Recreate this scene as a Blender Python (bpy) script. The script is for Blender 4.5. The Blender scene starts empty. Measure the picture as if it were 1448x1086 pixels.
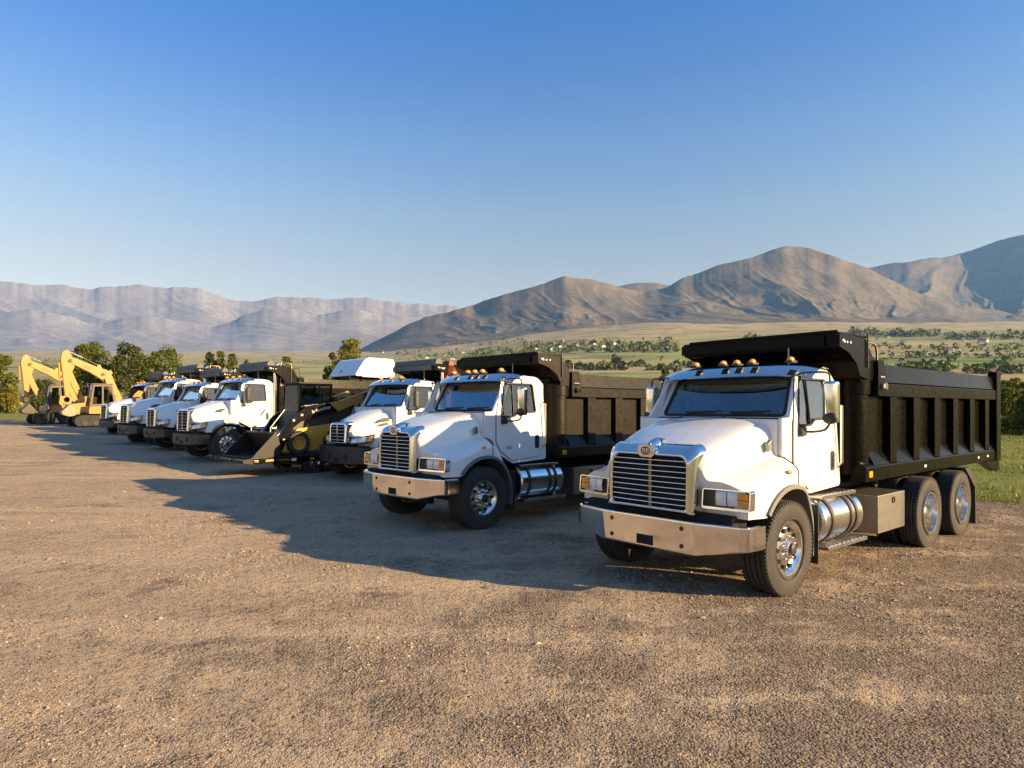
import bpy, bmesh, math, random
import numpy as np
from mathutils import Vector, Matrix
R = math.radians
scene = bpy.context.scene
COL = scene.collection
random.seed(7)

# ------------------------------------------------------------------ helpers
class MB:
    """collects primitives into one mesh"""
    def __init__(s):
        s.v = []; s.f = []; s.m = []; s.mi = 0
    def add(s, verts, faces):
        o = len(s.v)
        s.v.extend([tuple(p) for p in verts])
        for f in faces:
            s.f.append([i + o for i in f]); s.m.append(s.mi)
        return s
    def addbm(s, b, M=None):
        b.verts.index_update()
        vs = [(M @ v.co) if M else v.co.copy() for v in b.verts]
        s.add(vs, [[v.index for v in f.verts] for f in b.faces]); b.free()
        return s
    def box(s, x0, x1, y0, y1, z0, z1, bev=0.0, seg=2, M=None):
        b = bmesh.new()
        bmesh.ops.create_cube(b, size=1.0)
        for v in b.verts:
            v.co = Vector((x0 + (v.co.x + .5) * (x1 - x0), y0 + (v.co.y + .5) * (y1 - y0), z0 + (v.co.z + .5) * (z1 - z0)))
        if bev > 0:
            bmesh.ops.bevel(b, geom=b.edges[:], offset=bev, segments=seg, profile=.5, affect='EDGES', clamp_overlap=True)
        return s.addbm(b, M)
    def prism(s, poly, plane, a0, a1, bev=0.0, M=None):
        """polygon in a plane ('xz','xy','yz') extruded along the third axis from a0 to a1"""
        def P(u, w, a):
            return {'xz': (u, a, w), 'xy': (u, w, a), 'yz': (a, u, w)}[plane]
        b = bmesh.new()
        v0 = [b.verts.new(P(u, w, a0)) for u, w in poly]
        v1 = [b.verts.new(P(u, w, a1)) for u, w in poly]
        n = len(poly)
        b.faces.new(v0); b.faces.new(v1[::-1])
        for i in range(n):
            b.faces.new((v0[i], v1[i], v1[(i + 1) % n], v0[(i + 1) % n]))
        bmesh.ops.recalc_face_normals(b, faces=b.faces)
        if bev > 0:
            bmesh.ops.bevel(b, geom=b.edges[:], offset=bev, segments=2, profile=.5, affect='EDGES', clamp_overlap=True)
        return s.addbm(b, M)
    def plate(s, outer, holes, fn, tv):
        """flat sheet with holes; fn maps (u,w) to a point, tv = thickness vector"""
        b = bmesh.new(); E = []; loops = []
        for L in [outer] + list(holes):
            vs = [b.verts.new(fn(*p)) for p in L]
            loops.append(vs)
            for i in range(len(vs)):
                E.append(b.edges.new((vs[i], vs[(i + 1) % len(vs)])))
        bmesh.ops.triangle_fill(b, edges=E, use_beauty=True)
        tris = [[v for v in f.verts] for f in b.faces]
        tv = Vector(tv); mp = {}
        for v in b.verts[:]:
            mp[v] = b.verts.new(v.co + tv)
        for t in tris:
            b.faces.new([mp[v] for v in t][::-1])
        for vs in loops:
            for i in range(len(vs)):
                a, c = vs[i], vs[(i + 1) % len(vs)]
                b.faces.new((a, c, mp[c], mp[a]))
        bmesh.ops.recalc_face_normals(b, faces=b.faces)
        return s.addbm(b)
    def grid(s, rows, cu=False, cv=False, thick=0, capu=False):
        """loft: rows of points; cu closes across rows, cv closes along each row"""
        n, m = len(rows), len(rows[0])
        vs = [p for r in rows for p in r]; fs = []
        for i in range(n if cu else n - 1):
            for j in range(m if cv else m - 1):
                a = i * m + j; c = i * m + (j + 1) % m
                d = ((i + 1) % n) * m + (j + 1) % m; e = ((i + 1) % n) * m + j
                fs.append((a, c, d, e))
        if capu:
            fs.append(tuple(range(m))[::-1]); fs.append(tuple(range((n - 1) * m, n * m)))
        if thick:
            b = bmesh.new(); bv = [b.verts.new(p) for p in vs]
            for f in fs: b.faces.new([bv[i] for i in f])
            bmesh.ops.recalc_face_normals(b, faces=b.faces)
            bmesh.ops.solidify(b, geom=b.faces[:], thickness=thick)
            return s.addbm(b)
        return s.add(vs, fs)
    def tube(s, pts, r, seg=10, closed=False, caps=True):
        pts = [Vector(p) for p in pts]; n = len(pts)
        rr = r if isinstance(r, (list, tuple)) else [r] * n
        rows = []; up = None
        for i, p in enumerate(pts):
            if closed: t = (pts[(i + 1) % n] - pts[i - 1])
            else: t = pts[min(i + 1, n - 1)] - pts[max(i - 1, 0)]
            t.normalize()
            if up is None:
                up = Vector((0, 0, 1)) if abs(t.z) < .9 else Vector((1, 0, 0))
            a = up - t * up.dot(t)
            if a.length < 1e-4: a = t.orthogonal()
            a.normalize(); up = a; c = t.cross(a)
            rows.append([p + (a * math.cos(k * 2 * math.pi / seg) + c * math.sin(k * 2 * math.pi / seg)) * rr[i] for k in range(seg)])
        return s.grid(rows, cu=closed, cv=True, capu=(caps and not closed))
    def cyl(s, p0, p1, r, r2=None, seg=24):
        return s.tube([p0, p1], [r, r if r2 is None else r2], seg)
    def lathe(s, prof, org=(0, 0, 0), axis='y', seg=48, close=False):
        """prof: list of (axial, radius)"""
        ox, oy, oz = org; rows = []
        for k in range(seg):
            c, d = math.cos(2 * math.pi * k / seg), math.sin(2 * math.pi * k / seg)
            if axis == 'y': rows.append([(ox + r * c, oy + a, oz + r * d) for a, r in prof])
            elif axis == 'z': rows.append([(ox + r * c, oy + r * d, oz + a) for a, r in prof])
            else: rows.append([(ox + a, oy + r * c, oz + r * d) for a, r in prof])
        return s.grid(rows, cu=True, cv=close)
    def ell(s, c, rx, ry, rz, seg=16, rings=10):
        b = bmesh.new(); bmesh.ops.create_uvsphere(b, u_segments=seg, v_segments=rings, radius=1)
        return s.addbm(b, Matrix.Translation(c) @ Matrix.Diagonal((rx, ry, rz, 1)))
    def mesh(s, name, mat, smooth=35):
        me = bpy.data.meshes.new(name)
        me.from_pydata(s.v, [], s.f)
        for m in (mat if isinstance(mat, (list, tuple)) else [mat]): me.materials.append(m)
        me.polygons.foreach_set('material_index', s.m)
        b = bmesh.new(); b.from_mesh(me)
        bmesh.ops.recalc_face_normals(b, faces=b.faces) if len(b.faces) < 60000 else None
        b.to_mesh(me); b.free()
        if smooth:
            me.polygons.foreach_set('use_smooth', [True] * len(me.polygons))
            me.set_sharp_from_angle(angle=R(smooth))
        me.update()
        return me
    def build(s, name, mat, parent=None, smooth=35, loc=None, rotz=0):
        o = bpy.data.objects.new(name, s.mesh(name, mat, smooth))
        COL.objects.link(o)
        if smooth:
            wn = o.modifiers.new('weighted_normal', 'WEIGHTED_NORMAL'); wn.keep_sharp = True; wn.weight = 100
        if parent: o.parent = parent
        if loc: o.location = loc
        if rotz: o.rotation_euler = (0, 0, rotz)
        return o

def tag(o, label=None, cat=None, group=None, kind=None):
    if label: o['label'] = label
    if cat: o['category'] = cat
    if group: o['group'] = group
    if kind: o['kind'] = kind
    return o
def thing(name, label, cat, loc=(0, 0, 0), rotz=0, scale=1, group=None):
    o = bpy.data.objects.new(name, None); COL.objects.link(o)
    o.location = loc; o.rotation_euler = (0, 0, rotz); o.scale = (scale,) * 3
    o.empty_display_size = .3
    return tag(o, label, cat, group)
def kids(o): return [c for c in o.children]
def copy_tree(o, parent=None):
    c = o.copy(); COL.objects.link(c); c.parent = parent
    for ch in kids(o): copy_tree(ch, c)
    return c
def rrect(u0, u1, w0, w1, r, n=5):
    """rounded rectangle, counter-clockwise; r may be one radius or four (bl, br, tr, tl)"""
    rs = r if isinstance(r, (list, tuple)) else [r] * 4
    out = []
    for (cu, cw, a0), q in zip(((u0, w0, 180), (u1, w0, 270), (u1, w1, 0), (u0, w1, 90)), rs):
        su = 1 if cu == u0 else -1; sw = 1 if cw == w0 else -1
        for k in range(n + 1):
            a = R(a0 + 90 * k / n)
            out.append((cu + su * q + q * math.cos(a), cw + sw * q + q * math.sin(a)))
    return out
def rpoly(pts, r, n=4):
    """polygon with rounded corners"""
    out = []; N = len(pts)
    for i in range(N):
        p = Vector(pts[i]); a = Vector(pts[i - 1]); c = Vector(pts[(i + 1) % N])
        rr = r[i] if isinstance(r, (list, tuple)) else r
        d0 = (a - p); d1 = (c - p)
        k = min(rr, d0.length * .45, d1.length * .45)
        q0 = p + d0.normalized() * k; q1 = p + d1.normalized() * k
        for j in range(n + 1):
            t = j / n
            out.append(tuple(q0 * (1 - t) ** 2 + p * 2 * t * (1 - t) + q1 * t * t))
    return out
def spline(pts, n):
    """Catmull-Rom resampling, n samples per span"""
    P = [Vector(p) for p in pts]; out = []
    for i in range(len(P) - 1):
        a = P[i - 1] if i else P[0] * 2 - P[1]
        b, c = P[i], P[i + 1]
        d = P[i + 2] if i + 2 < len(P) else P[-1] * 2 - P[-2]
        for k in range(n):
            t = k / n
            out.append(.5 * ((2 * b) + (c - a) * t + (2 * a - 5 * b + 4 * c - d) * t * t + (3 * b - a - 3 * c + d) * t ** 3))
    out.append(P[-1])
    return [tuple(p) for p in out]
def lerp(a, b, t): return a + (b - a) * t
def sst(a, b, x):
    t = min(1, max(0, (x - a) / (b - a))); return t * t * (3 - 2 * t)
def text_mesh(name, body, size, mat, parent, M, ext=.002, shear=0, spacing=1):
    cu = bpy.data.curves.new(name, 'FONT'); cu.body = body; cu.size = size; cu.extrude = ext
    cu.align_x = 'CENTER'; cu.align_y = 'CENTER'; cu.shear = shear; cu.space_character = spacing
    tmp = bpy.data.objects.new(name + '_src', cu); COL.objects.link(tmp)
    dg = bpy.context.evaluated_depsgraph_get()
    me = bpy.data.meshes.new_from_object(tmp.evaluated_get(dg))
    bpy.data.objects.remove(tmp); bpy.data.curves.remove(cu)
    me.materials.clear(); me.materials.append(mat); me.transform(M)
    o = bpy.data.objects.new(name, me); COL.objects.link(o); o.parent = parent
    return o
def side_M(x, y, z, tilt=0):   # text readable on a vehicle's left side (faces +y)
    m = Matrix(((-1, 0, 0, x), (0, 0, 1, y), (0, 1, 0, z), (0, 0, 0, 1)))
    return m @ Matrix.Rotation(tilt, 4, 'Z')
def front_M(x, y, z):          # readable on the front (faces +x)
    return Matrix(((0, 0, 1, x), (1, 0, 0, y), (0, 1, 0, z), (0, 0, 0, 1)))

# ------------------------------------------------------------------ numpy noise
_rs = np.random.RandomState(11)
_T = _rs.rand(512, 512)
def vnoise(x, y):
    xi = np.floor(x).astype(int); yi = np.floor(y).astype(int)
    fx = x - xi; fy = y - yi
    fx = fx * fx * fx * (fx * (fx * 6 - 15) + 10); fy = fy * fy * fy * (fy * (fy * 6 - 15) + 10)
    a = _T[xi % 512, yi % 512]; b = _T[(xi + 1) % 512, yi % 512]
    c = _T[xi % 512, (yi + 1) % 512]; d = _T[(xi + 1) % 512, (yi + 1) % 512]
    return (a * (1 - fx) + b * fx) * (1 - fy) + (c * (1 - fx) + d * fx) * fy
def fbm(x, y, o=4, g=.5, l=2.03):
    s = 0; a = 1; t = 0
    for i in range(o):
        s = s + a * vnoise(x + 17.3 * i, y + 9.1 * i); t += a; a *= g; x = x * l; y = y * l
    return s / t
def ridged(x, y, o=4, g=.5, l=2.1):
    s = 0; a = 1; t = 0
    for i in range(o):
        n = 1 - np.abs(2 * vnoise(x + 31.7 * i, y + 5.3 * i) - 1)
        s = s + a * n * n; t += a; a *= g; x = x * l; y = y * l
    return s / t

# ------------------------------------------------------------------ materials
def nmat(name):
    m = bpy.data.materials.new(name); m.use_nodes = True
    nt = m.node_tree; nt.nodes.clear()
    return m, nt
class NT:
    def __init__(s, nt): s.nt = nt
    def n(s, typ, **k):
        nd = s.nt.nodes.new(typ)
        for a, v in k.items():
            if a.startswith('i_'):
                key = a[2:]
                key = int(key) if key.isdigit() else key.replace('_', ' ')
                s.set(nd.inputs[key], v)
            else: setattr(nd, a, v)
        return nd
    def set(s, sock, v):
        if hasattr(v, 'is_linked') or isinstance(v, bpy.types.NodeSocket): s.nt.links.new(v, sock)
        else: sock.default_value = v
    def pos(s):
        return s.n('ShaderNodeNewGeometry').outputs['Position']
    def obj(s):
        return s.n('ShaderNodeTexCoord').outputs['Object']
    def noise(s, vec, scale, detail=4, rough=.5, dist=0):
        nd = s.n('ShaderNodeTexNoise', i_Vector=vec, i_Scale=scale, i_Detail=detail, i_Roughness=rough, i_Distortion=dist)
        return nd.outputs['Fac']
    def vor(s, vec, scale, feature='F1', out='Distance', rnd=1):
        nd = s.n('ShaderNodeTexVoronoi', feature=feature, i_Vector=vec, i_Scale=scale, i_Randomness=rnd)
        return nd.outputs[out]
    def ramp(s, fac, stops, interp='LINEAR'):
        nd = s.n('ShaderNodeValToRGB', i_Fac=fac); cr = nd.color_ramp; cr.interpolation = interp
        while len(cr.elements) < len(stops): cr.elements.new(.5)
        for e, (p, c) in zip(cr.elements, stops):
            e.position = p; e.color = (c, c, c, 1) if isinstance(c, (int, float)) else (*c, 1)
        return nd.outputs['Color']
    def mix(s, fac, a, b, blend='MIX'):
        nd = s.n('ShaderNodeMix', data_type='RGBA', blend_type=blend)
        s.set(nd.inputs['Factor'], fac)
        for sock, v in ((nd.inputs[6], a), (nd.inputs[7], b)):
            s.set(sock, (*v, 1) if isinstance(v, tuple) and len(v) == 3 else v)
        return nd.outputs[2]
    def math(s, op, a, b=0.0, c=None, clamp=False):
        nd = s.n('ShaderNodeMath', operation=op, use_clamp=clamp)
        s.set(nd.inputs[0], a); s.set(nd.inputs[1], b)
        if c is not None: s.set(nd.inputs[2], c)
        return nd.outputs[0]
    def mapr(s, v, a, b, c, d):
        nd = s.n('ShaderNodeMapRange', i_Value=v)
        for i, q in enumerate((a, b, c, d)): nd.inputs[i + 1].default_value = q
        return nd.outputs[0]
    def scalev(s, vec, sc):
        nd = s.n('ShaderNodeVectorMath', operation='MULTIPLY'); s.set(nd.inputs[0], vec); nd.inputs[1].default_value = sc
        return nd.outputs[0]
    def bump(s, h, strength=.5, dist=.02, normal=None):
        nd = s.n('ShaderNodeBump', i_Height=h, i_Strength=strength, i_Distance=dist)
        if normal: s.set(nd.inputs['Normal'], normal)
        return nd.outputs[0]
    def out(s, shader): s.n('ShaderNodeOutputMaterial', i_Surface=shader)
    def bsdf(s, **k):
        nd = s.n('ShaderNodeBsdfPrincipled')
        for a, v in k.items():
            s.set(nd.inputs[a.replace('_', ' ')], (*v, 1) if isinstance(v, tuple) and len(v) == 3 else v)
        return nd
def pbr(name, col, rough=.5, metal=0, coat=0, var=.12, vscale=3, bump=0, bscale=40, dirt=0, dcol=(.23, .17, .11), spec=.5, rvar=.08, chips=0):
    """principled material with slight unevenness and a film of dust, thicker towards the ground"""
    m, nt = nmat(name); T = NT(nt); co = T.obj()
    n1 = T.noise(co, vscale, 5, .6)
    c = T.mix(T.mapr(n1, .3, .7, 0, 1), tuple(x * (1 - var) for x in col), tuple(min(1, x * (1 + var * .6)) for x in col))
    r = T.mapr(T.noise(co, vscale * 4, 4), .3, .7, max(.02, rough - rvar), rough + rvar)
    if dirt:
        n2 = T.noise(co, 2.3, 6, .65)
        n3 = T.noise(co, 23, 3, .6)
        d = T.math('MULTIPLY', T.mapr(n2, .35, .75, .15, 1), T.mapr(n3, .3, .7, .5, 1))
        d = T.math('MULTIPLY', d, dirt, clamp=True)
        c = T.mix(d, c, dcol)
        r = T.math('ADD', r, T.math('MULTIPLY', d, .5), clamp=True)
    if chips:                                      # scuffs and rust showing through the paint
        sx = T.scalev(co, (1, 1, .35))
        ch = T.math('MULTIPLY', T.mapr(T.noise(sx, 9, 6, .75), .66, .70, 0, 1), T.mapr(T.noise(co, 1.3, 3), .45, .6, 0, chips), clamp=True)
        c = T.mix(ch, c, (.09, .05, .03)); r = T.math('ADD', r, T.math('MULTIPLY', ch, .4), clamp=True)
    k = dict(Base_Color=c, Roughness=r, Metallic=metal, Coat_Weight=coat, Coat_Roughness=.05, Specular_IOR_Level=spec)
    b = T.bsdf(**k)
    if bump:
        T.set(b.inputs['Normal'], T.bump(T.noise(co, bscale, 4, .6), bump, .01))
    T.out(b.outputs[0])
    return m
def glass(name, tint=(.75, .82, .85), rough=.0, refl=1.0):
    m, nt = nmat(name); T = NT(nt)
    tr = T.n('ShaderNodeBsdfTransparent', i_Color=(*tint, 1))
    gl = T.n('ShaderNodeBsdfGlossy', i_Color=(1, 1, 1, 1), i_Roughness=rough)
    fr = T.n('ShaderNodeFresnel', i_IOR=1.55)
    front = T.math('SUBTRACT', 1.0, T.n('ShaderNodeNewGeometry').outputs['Backfacing'])      # a pane mirrors once, on its outer face
    f = T.math('MULTIPLY', T.math('MULTIPLY', fr.outputs[0], refl, clamp=True), front)
    mx = T.n('ShaderNodeMixShader', i_0=f, i_1=tr.outputs[0], i_2=gl.outputs[0])
    T.out(mx.outputs[0])
    return m
M_ = {}
M_['white'] = pbr('white_paint', (.74, .735, .72), .22, coat=.6, var=.02, dirt=.03, dcol=(.45, .36, .26))
M_['chrome'] = pbr('chrome', (.82, .81, .79), .07, 1, var=.04, dirt=.10, rvar=.03)
M_['steel'] = pbr('brushed_steel', (.33, .318, .298), .40, 1, var=.02, dirt=.02, rvar=.02)
M_['alu'] = pbr('polished_aluminium', (.78, .77, .74), .21, 1, var=.03, dirt=.04, rvar=.03)
M_['black'] = pbr('black_paint', (.0042, .0036, .0026), .26, coat=0, var=.4, dirt=.012, dcol=(.12, .09, .05), spec=.09, chips=.5)
M_['black2'] = pbr('dusty_black_paint', (.014, .0115, .008), .40, var=.3, dirt=.03, dcol=(.13, .10, .06), spec=.2, chips=.6)
M_['blackm'] = pbr('black_plastic', (.022, .022, .023), .5, var=.25, dirt=.14, dcol=(.12, .10, .07), bump=.05)
M_['chassis'] = pbr('chassis_paint', (.02, .019, .018), .6, var=.3, dirt=.3, dcol=(.13, .10, .07))
M_['trackm'] = pbr('track_steel', (.013, .012, .011), .7, var=.3, dirt=.08, dcol=(.12, .09, .06))  # track colour darkened in place of shade missing on the lower machine
M_['rubber'] = pbr('tyre_rubber', (.026, .025, .024), .75, var=.3, dirt=.14, dcol=(.13, .10, .065), bump=.15, bscale=90)
M_['gasket'] = pbr('gasket_rubber', (.015, .015, .015), .55, var=.1)
M_['grey'] = pbr('grey_flare', (.13, .135, .14), .55, var=.1, dirt=.2)
M_['hole'] = pbr('dark_void', (.006, .006, .006), .9, var=.1)
M_['inside'] = pbr('cab_trim', (.035, .036, .04), .8, var=.15)
M_['seat'] = pbr('seat_cloth', (.06, .06, .065), .9, var=.2)
M_['yellow'] = pbr('machine_yellow', (.42, .205, .028), .42, coat=.2, var=.08, dirt=.16)
M_['amberyel'] = pbr('loader_yellow', (.60, .31, .025), .42, coat=.2, var=.1, dirt=.2)
M_['bucket'] = pbr('worn_bucket_steel', (.36, .28, .20), .55, .2, var=.25, dirt=.5, bump=.2)
M_['darksteel'] = pbr('dark_steel', (.05, .045, .042), .45, .5, var=.3, dirt=.3, bump=.1)
M_['red'] = pbr('red_paint', (.42, .04, .015), .45, var=.2, dirt=.2)
M_['tarp'] = pbr('tarp_cloth', (.10, .11, .12), .6, var=.25, dirt=.15, bump=.3, bscale=12)
M_['amber'] = pbr('amber_lens', (.95, .33, .015), .12, coat=.8, var=.15, vscale=40)
M_['clear'] = pbr('lamp_reflector', (.86, .87, .88), .22, .2, var=.12, vscale=25)
M_['navy'] = pbr('badge_enamel', (.02, .05, .11), .2, coat=.8, var=.1)
M_['bronze'] = pbr('grille_bar_bronze', (.30, .23, .12), .3, 1, var=.2)
M_['brown'] = pbr('brown_cab_paint', (.10, .075, .05), .5, var=.2, dirt=.2)
M_['decal'] = pbr('decal_grey', (.08, .08, .075), .5, var=.05)
M_['decalw'] = pbr('decal_white', (.75, .74, .72), .5, var=.05)
M_['woodp'] = pbr('weathered_shaded_planks', (.045, .04, .035), .85, var=.4, bump=.3, dirt=.3)  # weathered wood, with the shade over the trailer put into the colour
M_['glass'] = glass('window_glass', (.55, .60, .60), refl=2.2)
M_['cabglass'] = glass('loader_glass', (.45, .52, .50), refl=.6)
M_['wsglass'] = glass('windscreen_glass', (.42, .62, .72), refl=3.6)
M_['lampglass'] = glass('lamp_glass', (.96, .97, .98))
HAZE=4.6e-5; EXPO=1.97; DUST=.3; GAM=1.15; OZ=2.0; STR=.047
SKYT = [(0, (1.5, .84, .51)), (.2, (1.40, .88, .585)), (.285, (1.2, .96, .77)), (.374, (.86, .91, .95)), (.455, (.54, .80, 1.06)), (.515, (.34, .78, 1.15)), (.62, (.42, .86, 1.2)), (1, (1.1, 1.3, 1.45))]  # final stops raise the out-of-view zenith as added shadow fill
# ------------------------------------------------------------------ terrain
CAMZ = 2.1; FPX = 936.0; CX = 724.0; HY = 578.0
_er = np.array([0, 150, 250, 400, 700, 1000, 1600, 2500, 3200, 5000, 20000.])
_eR = np.array([.01, .018, .030, .048, .066, .082, .104, .122, .128, .131, .132])
_eL = np.array([.01, .018, .028, .040, .054, .062, .070, .076, .080, .085, .088])
def terr(x, y):
    x = np.asarray(x, float); y = np.asarray(y, float)
    u = (y - x - 8) / 3
    near = .0135 * 3 * np.where(u > 30, u, np.log1p(np.exp(np.minimum(u, 30))))
    near = np.minimum(near, 3.0) - .004
    r = np.hypot(x, y); d = np.maximum(y, .35 * r)
    s = np.clip(x / np.maximum(d, 1), -2, 2)
    k = np.clip((s + .30) / .55, 0, 1); k = k * k * (3 - 2 * k)
    e = np.interp(r, _er, _eL) * (1 - k) + np.interp(r, _er, _eR) * k
    e = e * (1 + .10 * (fbm(x / 420 + 3, y / 420 + 8, 4) - .5) * np.clip((r - 200) / 400, 0, 1))
    far = CAMZ + d * e
    w = np.clip((r - 85) / 130, 0, 1); w = w * w * (3 - 2 * w)
    bump = .05 * (fbm(x / 3.1, y / 3.1, 3) - .5) * np.clip((r - 12) / 20, 0, 1) * (1 - w)
    return near * (1 - w) + far * w + bump
def tz(x, y): return float(terr(np.array([x]), np.array([y]))[0])

LOT_CORNERS = [(14.0, 11.6), (-30.0, 62.9), (-39.0, 52.0), (-90, 50), (-90, -40), (58, -40)]
def lot_poly():
    out = []; N = len(LOT_CORNERS); rs = random.Random(3)
    for i in range(N):
        a = Vector(LOT_CORNERS[i]); b = Vector(LOT_CORNERS[(i + 1) % N]); L = (b - a).length
        fine = i in (0, 1, 2, 5)
        n = int(L / (.22 if fine else 3)) + 1
        nrm = Vector((-(b - a).y, (b - a).x)).normalized()
        for k in range(n):
            p = a + (b - a) * k / n
            if fine:
                w = fbm(np.array([p.x * .5]), np.array([p.y * .5]), 5, .6)[0] - .5
                p = p + nrm * (w * 1.7 + rs.uniform(-.05, .05))
            out.append((p.x, p.y))
    return out
LOT = lot_poly()
def in_poly(px, py, poly):
    px = np.asarray(px, float); py = np.asarray(py, float); c = np.zeros(px.shape, bool)
    n = len(poly); j = n - 1
    for i in range(n):
        xi, yi = poly[i]; xj, yj = poly[j]
        if yi != yj:
            c ^= ((yi > py) != (yj > py)) & (px < (xj - xi) * (py - yi) / (yj - yi) + xi)
        j = i
    return c
def grid_obj(name, X, Y, Z, mat, smooth=True, mask=None):
    n, m = X.shape
    v = np.stack([X, Y, Z], -1).reshape(-1, 3)
    idx = np.arange(n * m).reshape(n, m)
    q = np.stack([idx[:-1, :-1], idx[:-1, 1:], idx[1:, 1:], idx[1:, :-1]], -1).reshape(-1, 4)
    if mask is not None: q = q[mask.reshape(-1)]
    return np_obj(name, v, q, mat, smooth)
def np_obj(name, v, q, mat, smooth=False):
    k = q.shape[1]
    me = bpy.data.meshes.new(name)
    me.vertices.add(len(v)); me.vertices.foreach_set('co', np.ascontiguousarray(v, np.float32).ravel())
    me.loops.add(q.size); me.loops.foreach_set('vertex_index', np.ascontiguousarray(q, np.int32).ravel())
    me.polygons.add(len(q))
    me.polygons.foreach_set('loop_start', np.arange(0, q.size, k, dtype=np.int32))
    me.polygons.foreach_set('loop_total', np.full(len(q), k, np.int32))
    me.polygons.foreach_set('use_smooth', np.full(len(q), smooth))
    me.update(calc_edges=True); me.validate()
    me.materials.append(mat)
    o = bpy.data.objects.new(name, me); COL.objects.link(o)
    return o

# -- materials of the land
def mat_grass():
    m, nt = nmat('dry_grass_ground'); T = NT(nt); p = T.pos()
    n1 = T.noise(p, .16, 5, .6); n2 = T.noise(p, 1.7, 5, .65); n3 = T.noise(p, 14, 3, .6)
    a = T.ramp(n1, [(.3, (.13, .20, .032)), (.5, (.20, .25, .052)), (.7, (.28, .275, .085))])
    b = T.mix(T.mapr(n2, .4, .68, 0, .75), a, (.075, .085, .022))
    b = T.mix(T.mapr(n3, .35, .65, 0, .5), b, (.22, .20, .07))
    h = T.math('ADD', T.math('MULTIPLY', n3, .5), n2)
    T.out(T.bsdf(Base_Color=b, Roughness=.95, Specular_IOR_Level=.1, Normal=T.bump(h, .9, .25)).outputs[0]); return m
def mat_valley():
    m, nt = nmat('valley_fields'); T = NT(nt); p = T.pos()
    wob = T.noise(p, .004, 4)
    sx = T.n('ShaderNodeSeparateXYZ'); T.set(sx.inputs[0], p)
    q = T.n('ShaderNodeCombineXYZ')
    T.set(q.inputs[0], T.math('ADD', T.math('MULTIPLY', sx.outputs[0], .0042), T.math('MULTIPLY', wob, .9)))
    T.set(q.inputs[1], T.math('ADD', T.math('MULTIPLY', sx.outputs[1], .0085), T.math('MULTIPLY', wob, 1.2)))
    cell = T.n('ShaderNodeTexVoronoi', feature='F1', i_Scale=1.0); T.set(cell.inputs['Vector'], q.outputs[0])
    cs = T.n('ShaderNodeSeparateColor'); T.set(cs.inputs[0], cell.outputs['Color'])
    col = T.ramp(cs.outputs[0], [(.0, (.36, .30, .15)), (.30, (.265, .29, .11)), (.50, (.20, .265, .09)), (.66, (.40, .335, .185)), (.82, (.32, .30, .13)), (.95, (.085, .105, .035))], 'CONSTANT')
    n0 = T.noise(p, .0016, 5, .62); n1 = T.noise(p, .011, 6, .66)
    # drier towards the foot of the mountains
    dry = T.mapr(sx.outputs[1], 1000, 2700, 0, .85)
    col = T.mix(dry, col, T.mix(T.mapr(n0, .35, .65, 0, 1), (.43, .345, .21), (.35, .285, .17)))
    col = T.mix(T.mapr(n1, .50, .66, 0, .65), col, (.075, .085, .035))
    col = T.mix(T.mapr(T.noise(p, .05, 5, .7), .45, .7, 0, .4), col, (.10, .105, .045))
    T.out(T.bsdf(Base_Color=col, Roughness=1, Specular_IOR_Level=.05, Normal=T.bump(T.noise(p, .09, 5, .7), .2, 3)).outputs[0]); return m
def mat_mtn(name, a, b, c, sc=1):
    m, nt = nmat(name); T = NT(nt); p = T.pos()
    n0 = T.noise(p, .0011 * sc, 6, .6); n1 = T.noise(p, .006 * sc, 7, .68); n2 = T.noise(p, .03 * sc, 5, .65)
    col = T.ramp(n0, [(.32, a), (.5, b), (.66, a)])
    col = T.mix(T.mapr(n1, .42, .66, 0, .7), col, c)
    col = T.mix(T.mapr(n2, .5, .68, 0, .5), col, tuple(x * .6 for x in c))
    h = T.math('ADD', T.math('MULTIPLY', n1, 1.0), T.math('MULTIPLY', n2, .35))
    T.out(T.bsdf(Base_Color=col, Roughness=1, Specular_IOR_Level=.04, Normal=T.bump(h, .16, 40 / sc)).outputs[0]); return m
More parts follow.
